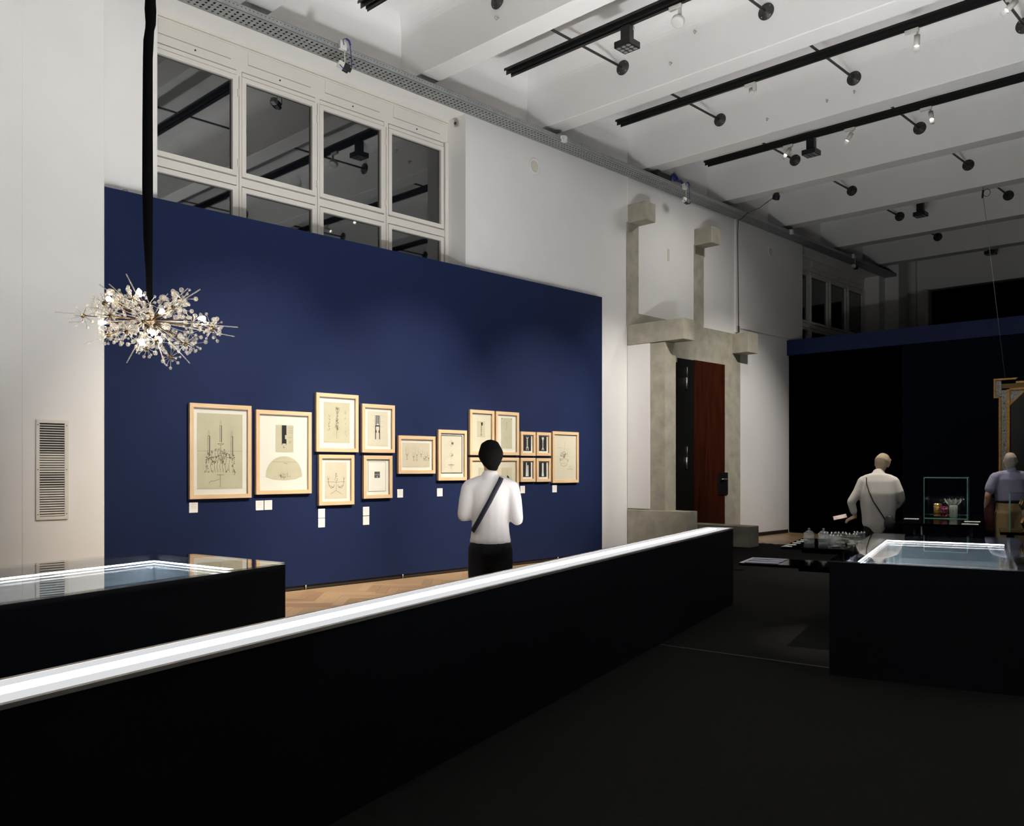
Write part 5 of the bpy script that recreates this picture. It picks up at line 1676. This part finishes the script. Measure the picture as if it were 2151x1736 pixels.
# ---- man in short-sleeved shirt at the right edge
p3 = thing('person', 'grey-haired man in blue-grey short-sleeved shirt and khaki trousers, seen from behind', 'person', (13.842, 3.456, 0), VIEW - R(90) - R(8))
hc, q3 = head((.0, .03, 1.535), (R(-6), 0, R(-12)), 1.05)
bp = hc + [
    [(0, .015, 1.44, .058, .062), (0, 0, 1.35, .066, .07)],
    [(-.17, 0, 1.33, .055, .055), (0, .0, 1.345, .07, .065), (.17, 0, 1.33, .055, .055)],
    [(0, 0, 1.29, .185, .11), (0, 0, 1.12, .175, .12), (0, 0, .98, .165, .125), (0, 0, .86, .175, .12)]]
elL, wrL = (-.305, -.02, 1.06), (-.285, .09, .84)
elR, wrR = (.30, .0, 1.05), (.22, .20, .98)
for e, el, wr in ((-1, elL, wrL), (1, elR, wrR)):
    bp.append([(e * .215, 0, 1.31, .055, .055), (e * .27, -.01, 1.18, .050, .050), (*el, .042, .042)])
    bp.append([(*el, .042, .042), (*(Vector(el) * .5 + Vector(wr) * .5), .040, .040), (*wr, .028, .028)])
bp += hand(wrL, (.05, .3, -.95), (.9, 0, 0), 1, .6)
bp += hand(wrR, (-.7, .6, .1), (-.5, -.6, 0), 1, .5)
bp += legs_chains(.11, .84, 1.1)
soft('body', bp, 'skin', p3, .008, 4)
face_parts(q3, p3, 1.05)
sh = [
    [(0, .0, 1.385, .07, .068), (0, 0, 1.35, .12, .085)],
    [(-.17, 0, 1.325, .064, .066), (0, 0, 1.34, .09, .085), (.17, 0, 1.325, .064, .066)],
    [(0, 0, 1.28, .225, .130), (0, 0, 1.14, .215, .142), (0, 0, 1.05, .205, .148), (0, 0, .985, .200, .146)]]
for e, el in ((-1, elL), (1, elR)):
    m_ = Vector(el) * .7 + Vector((e * .215, 0, 1.31)) * .3
    sh.append([(e * .205, 0, 1.31, .070, .074), (e * .265, -.01, 1.19, .068, .072), (*m_, .068, .072)])
soft('shirt', sh, 'shirt', p3, .012, 4)
soft('trousers', [[(0, 0, .97, .190, .140), (0, 0, .84, .195, .145)], *legs_chains(.11, .82, 1.32, False, 1.1)], 'khaki', p3, .013, 3)
soft('belt', [[(0, 0, .992, .198, .148), (0, 0, .975, .199, .149)]], 'leather', p3, .008, 1)
shoes(.11, p3)
collar = soft('collar', [[(0, -.005, 1.405, .068, .066), (0, -.005, 1.37, .082, .074)]], 'shirt', p3, .008, 2)
hr = [([(*q3(0, -.045, -.07), .055, .040), (*q3(0, -.035, -.03), .076, .070), (*q3(0, -.022, .015), .081, .088), (*q3(0, -.014, .042), .076, .084)], tuple(q3(1, 0, 0)[i] - q3(0, 0, 0)[i] for i in range(3)))]
soft('hair', hr, 'hair_grey', p3, .008, 3)
soft('folded_jacket', [[(-.25, .03, .99, .05, .07), (-.265, .05, .86, .06, .09), (-.26, .05, .72, .055, .10), (-.25, .05, .58, .045, .08)]], 'maroon', p3, .012, 3)
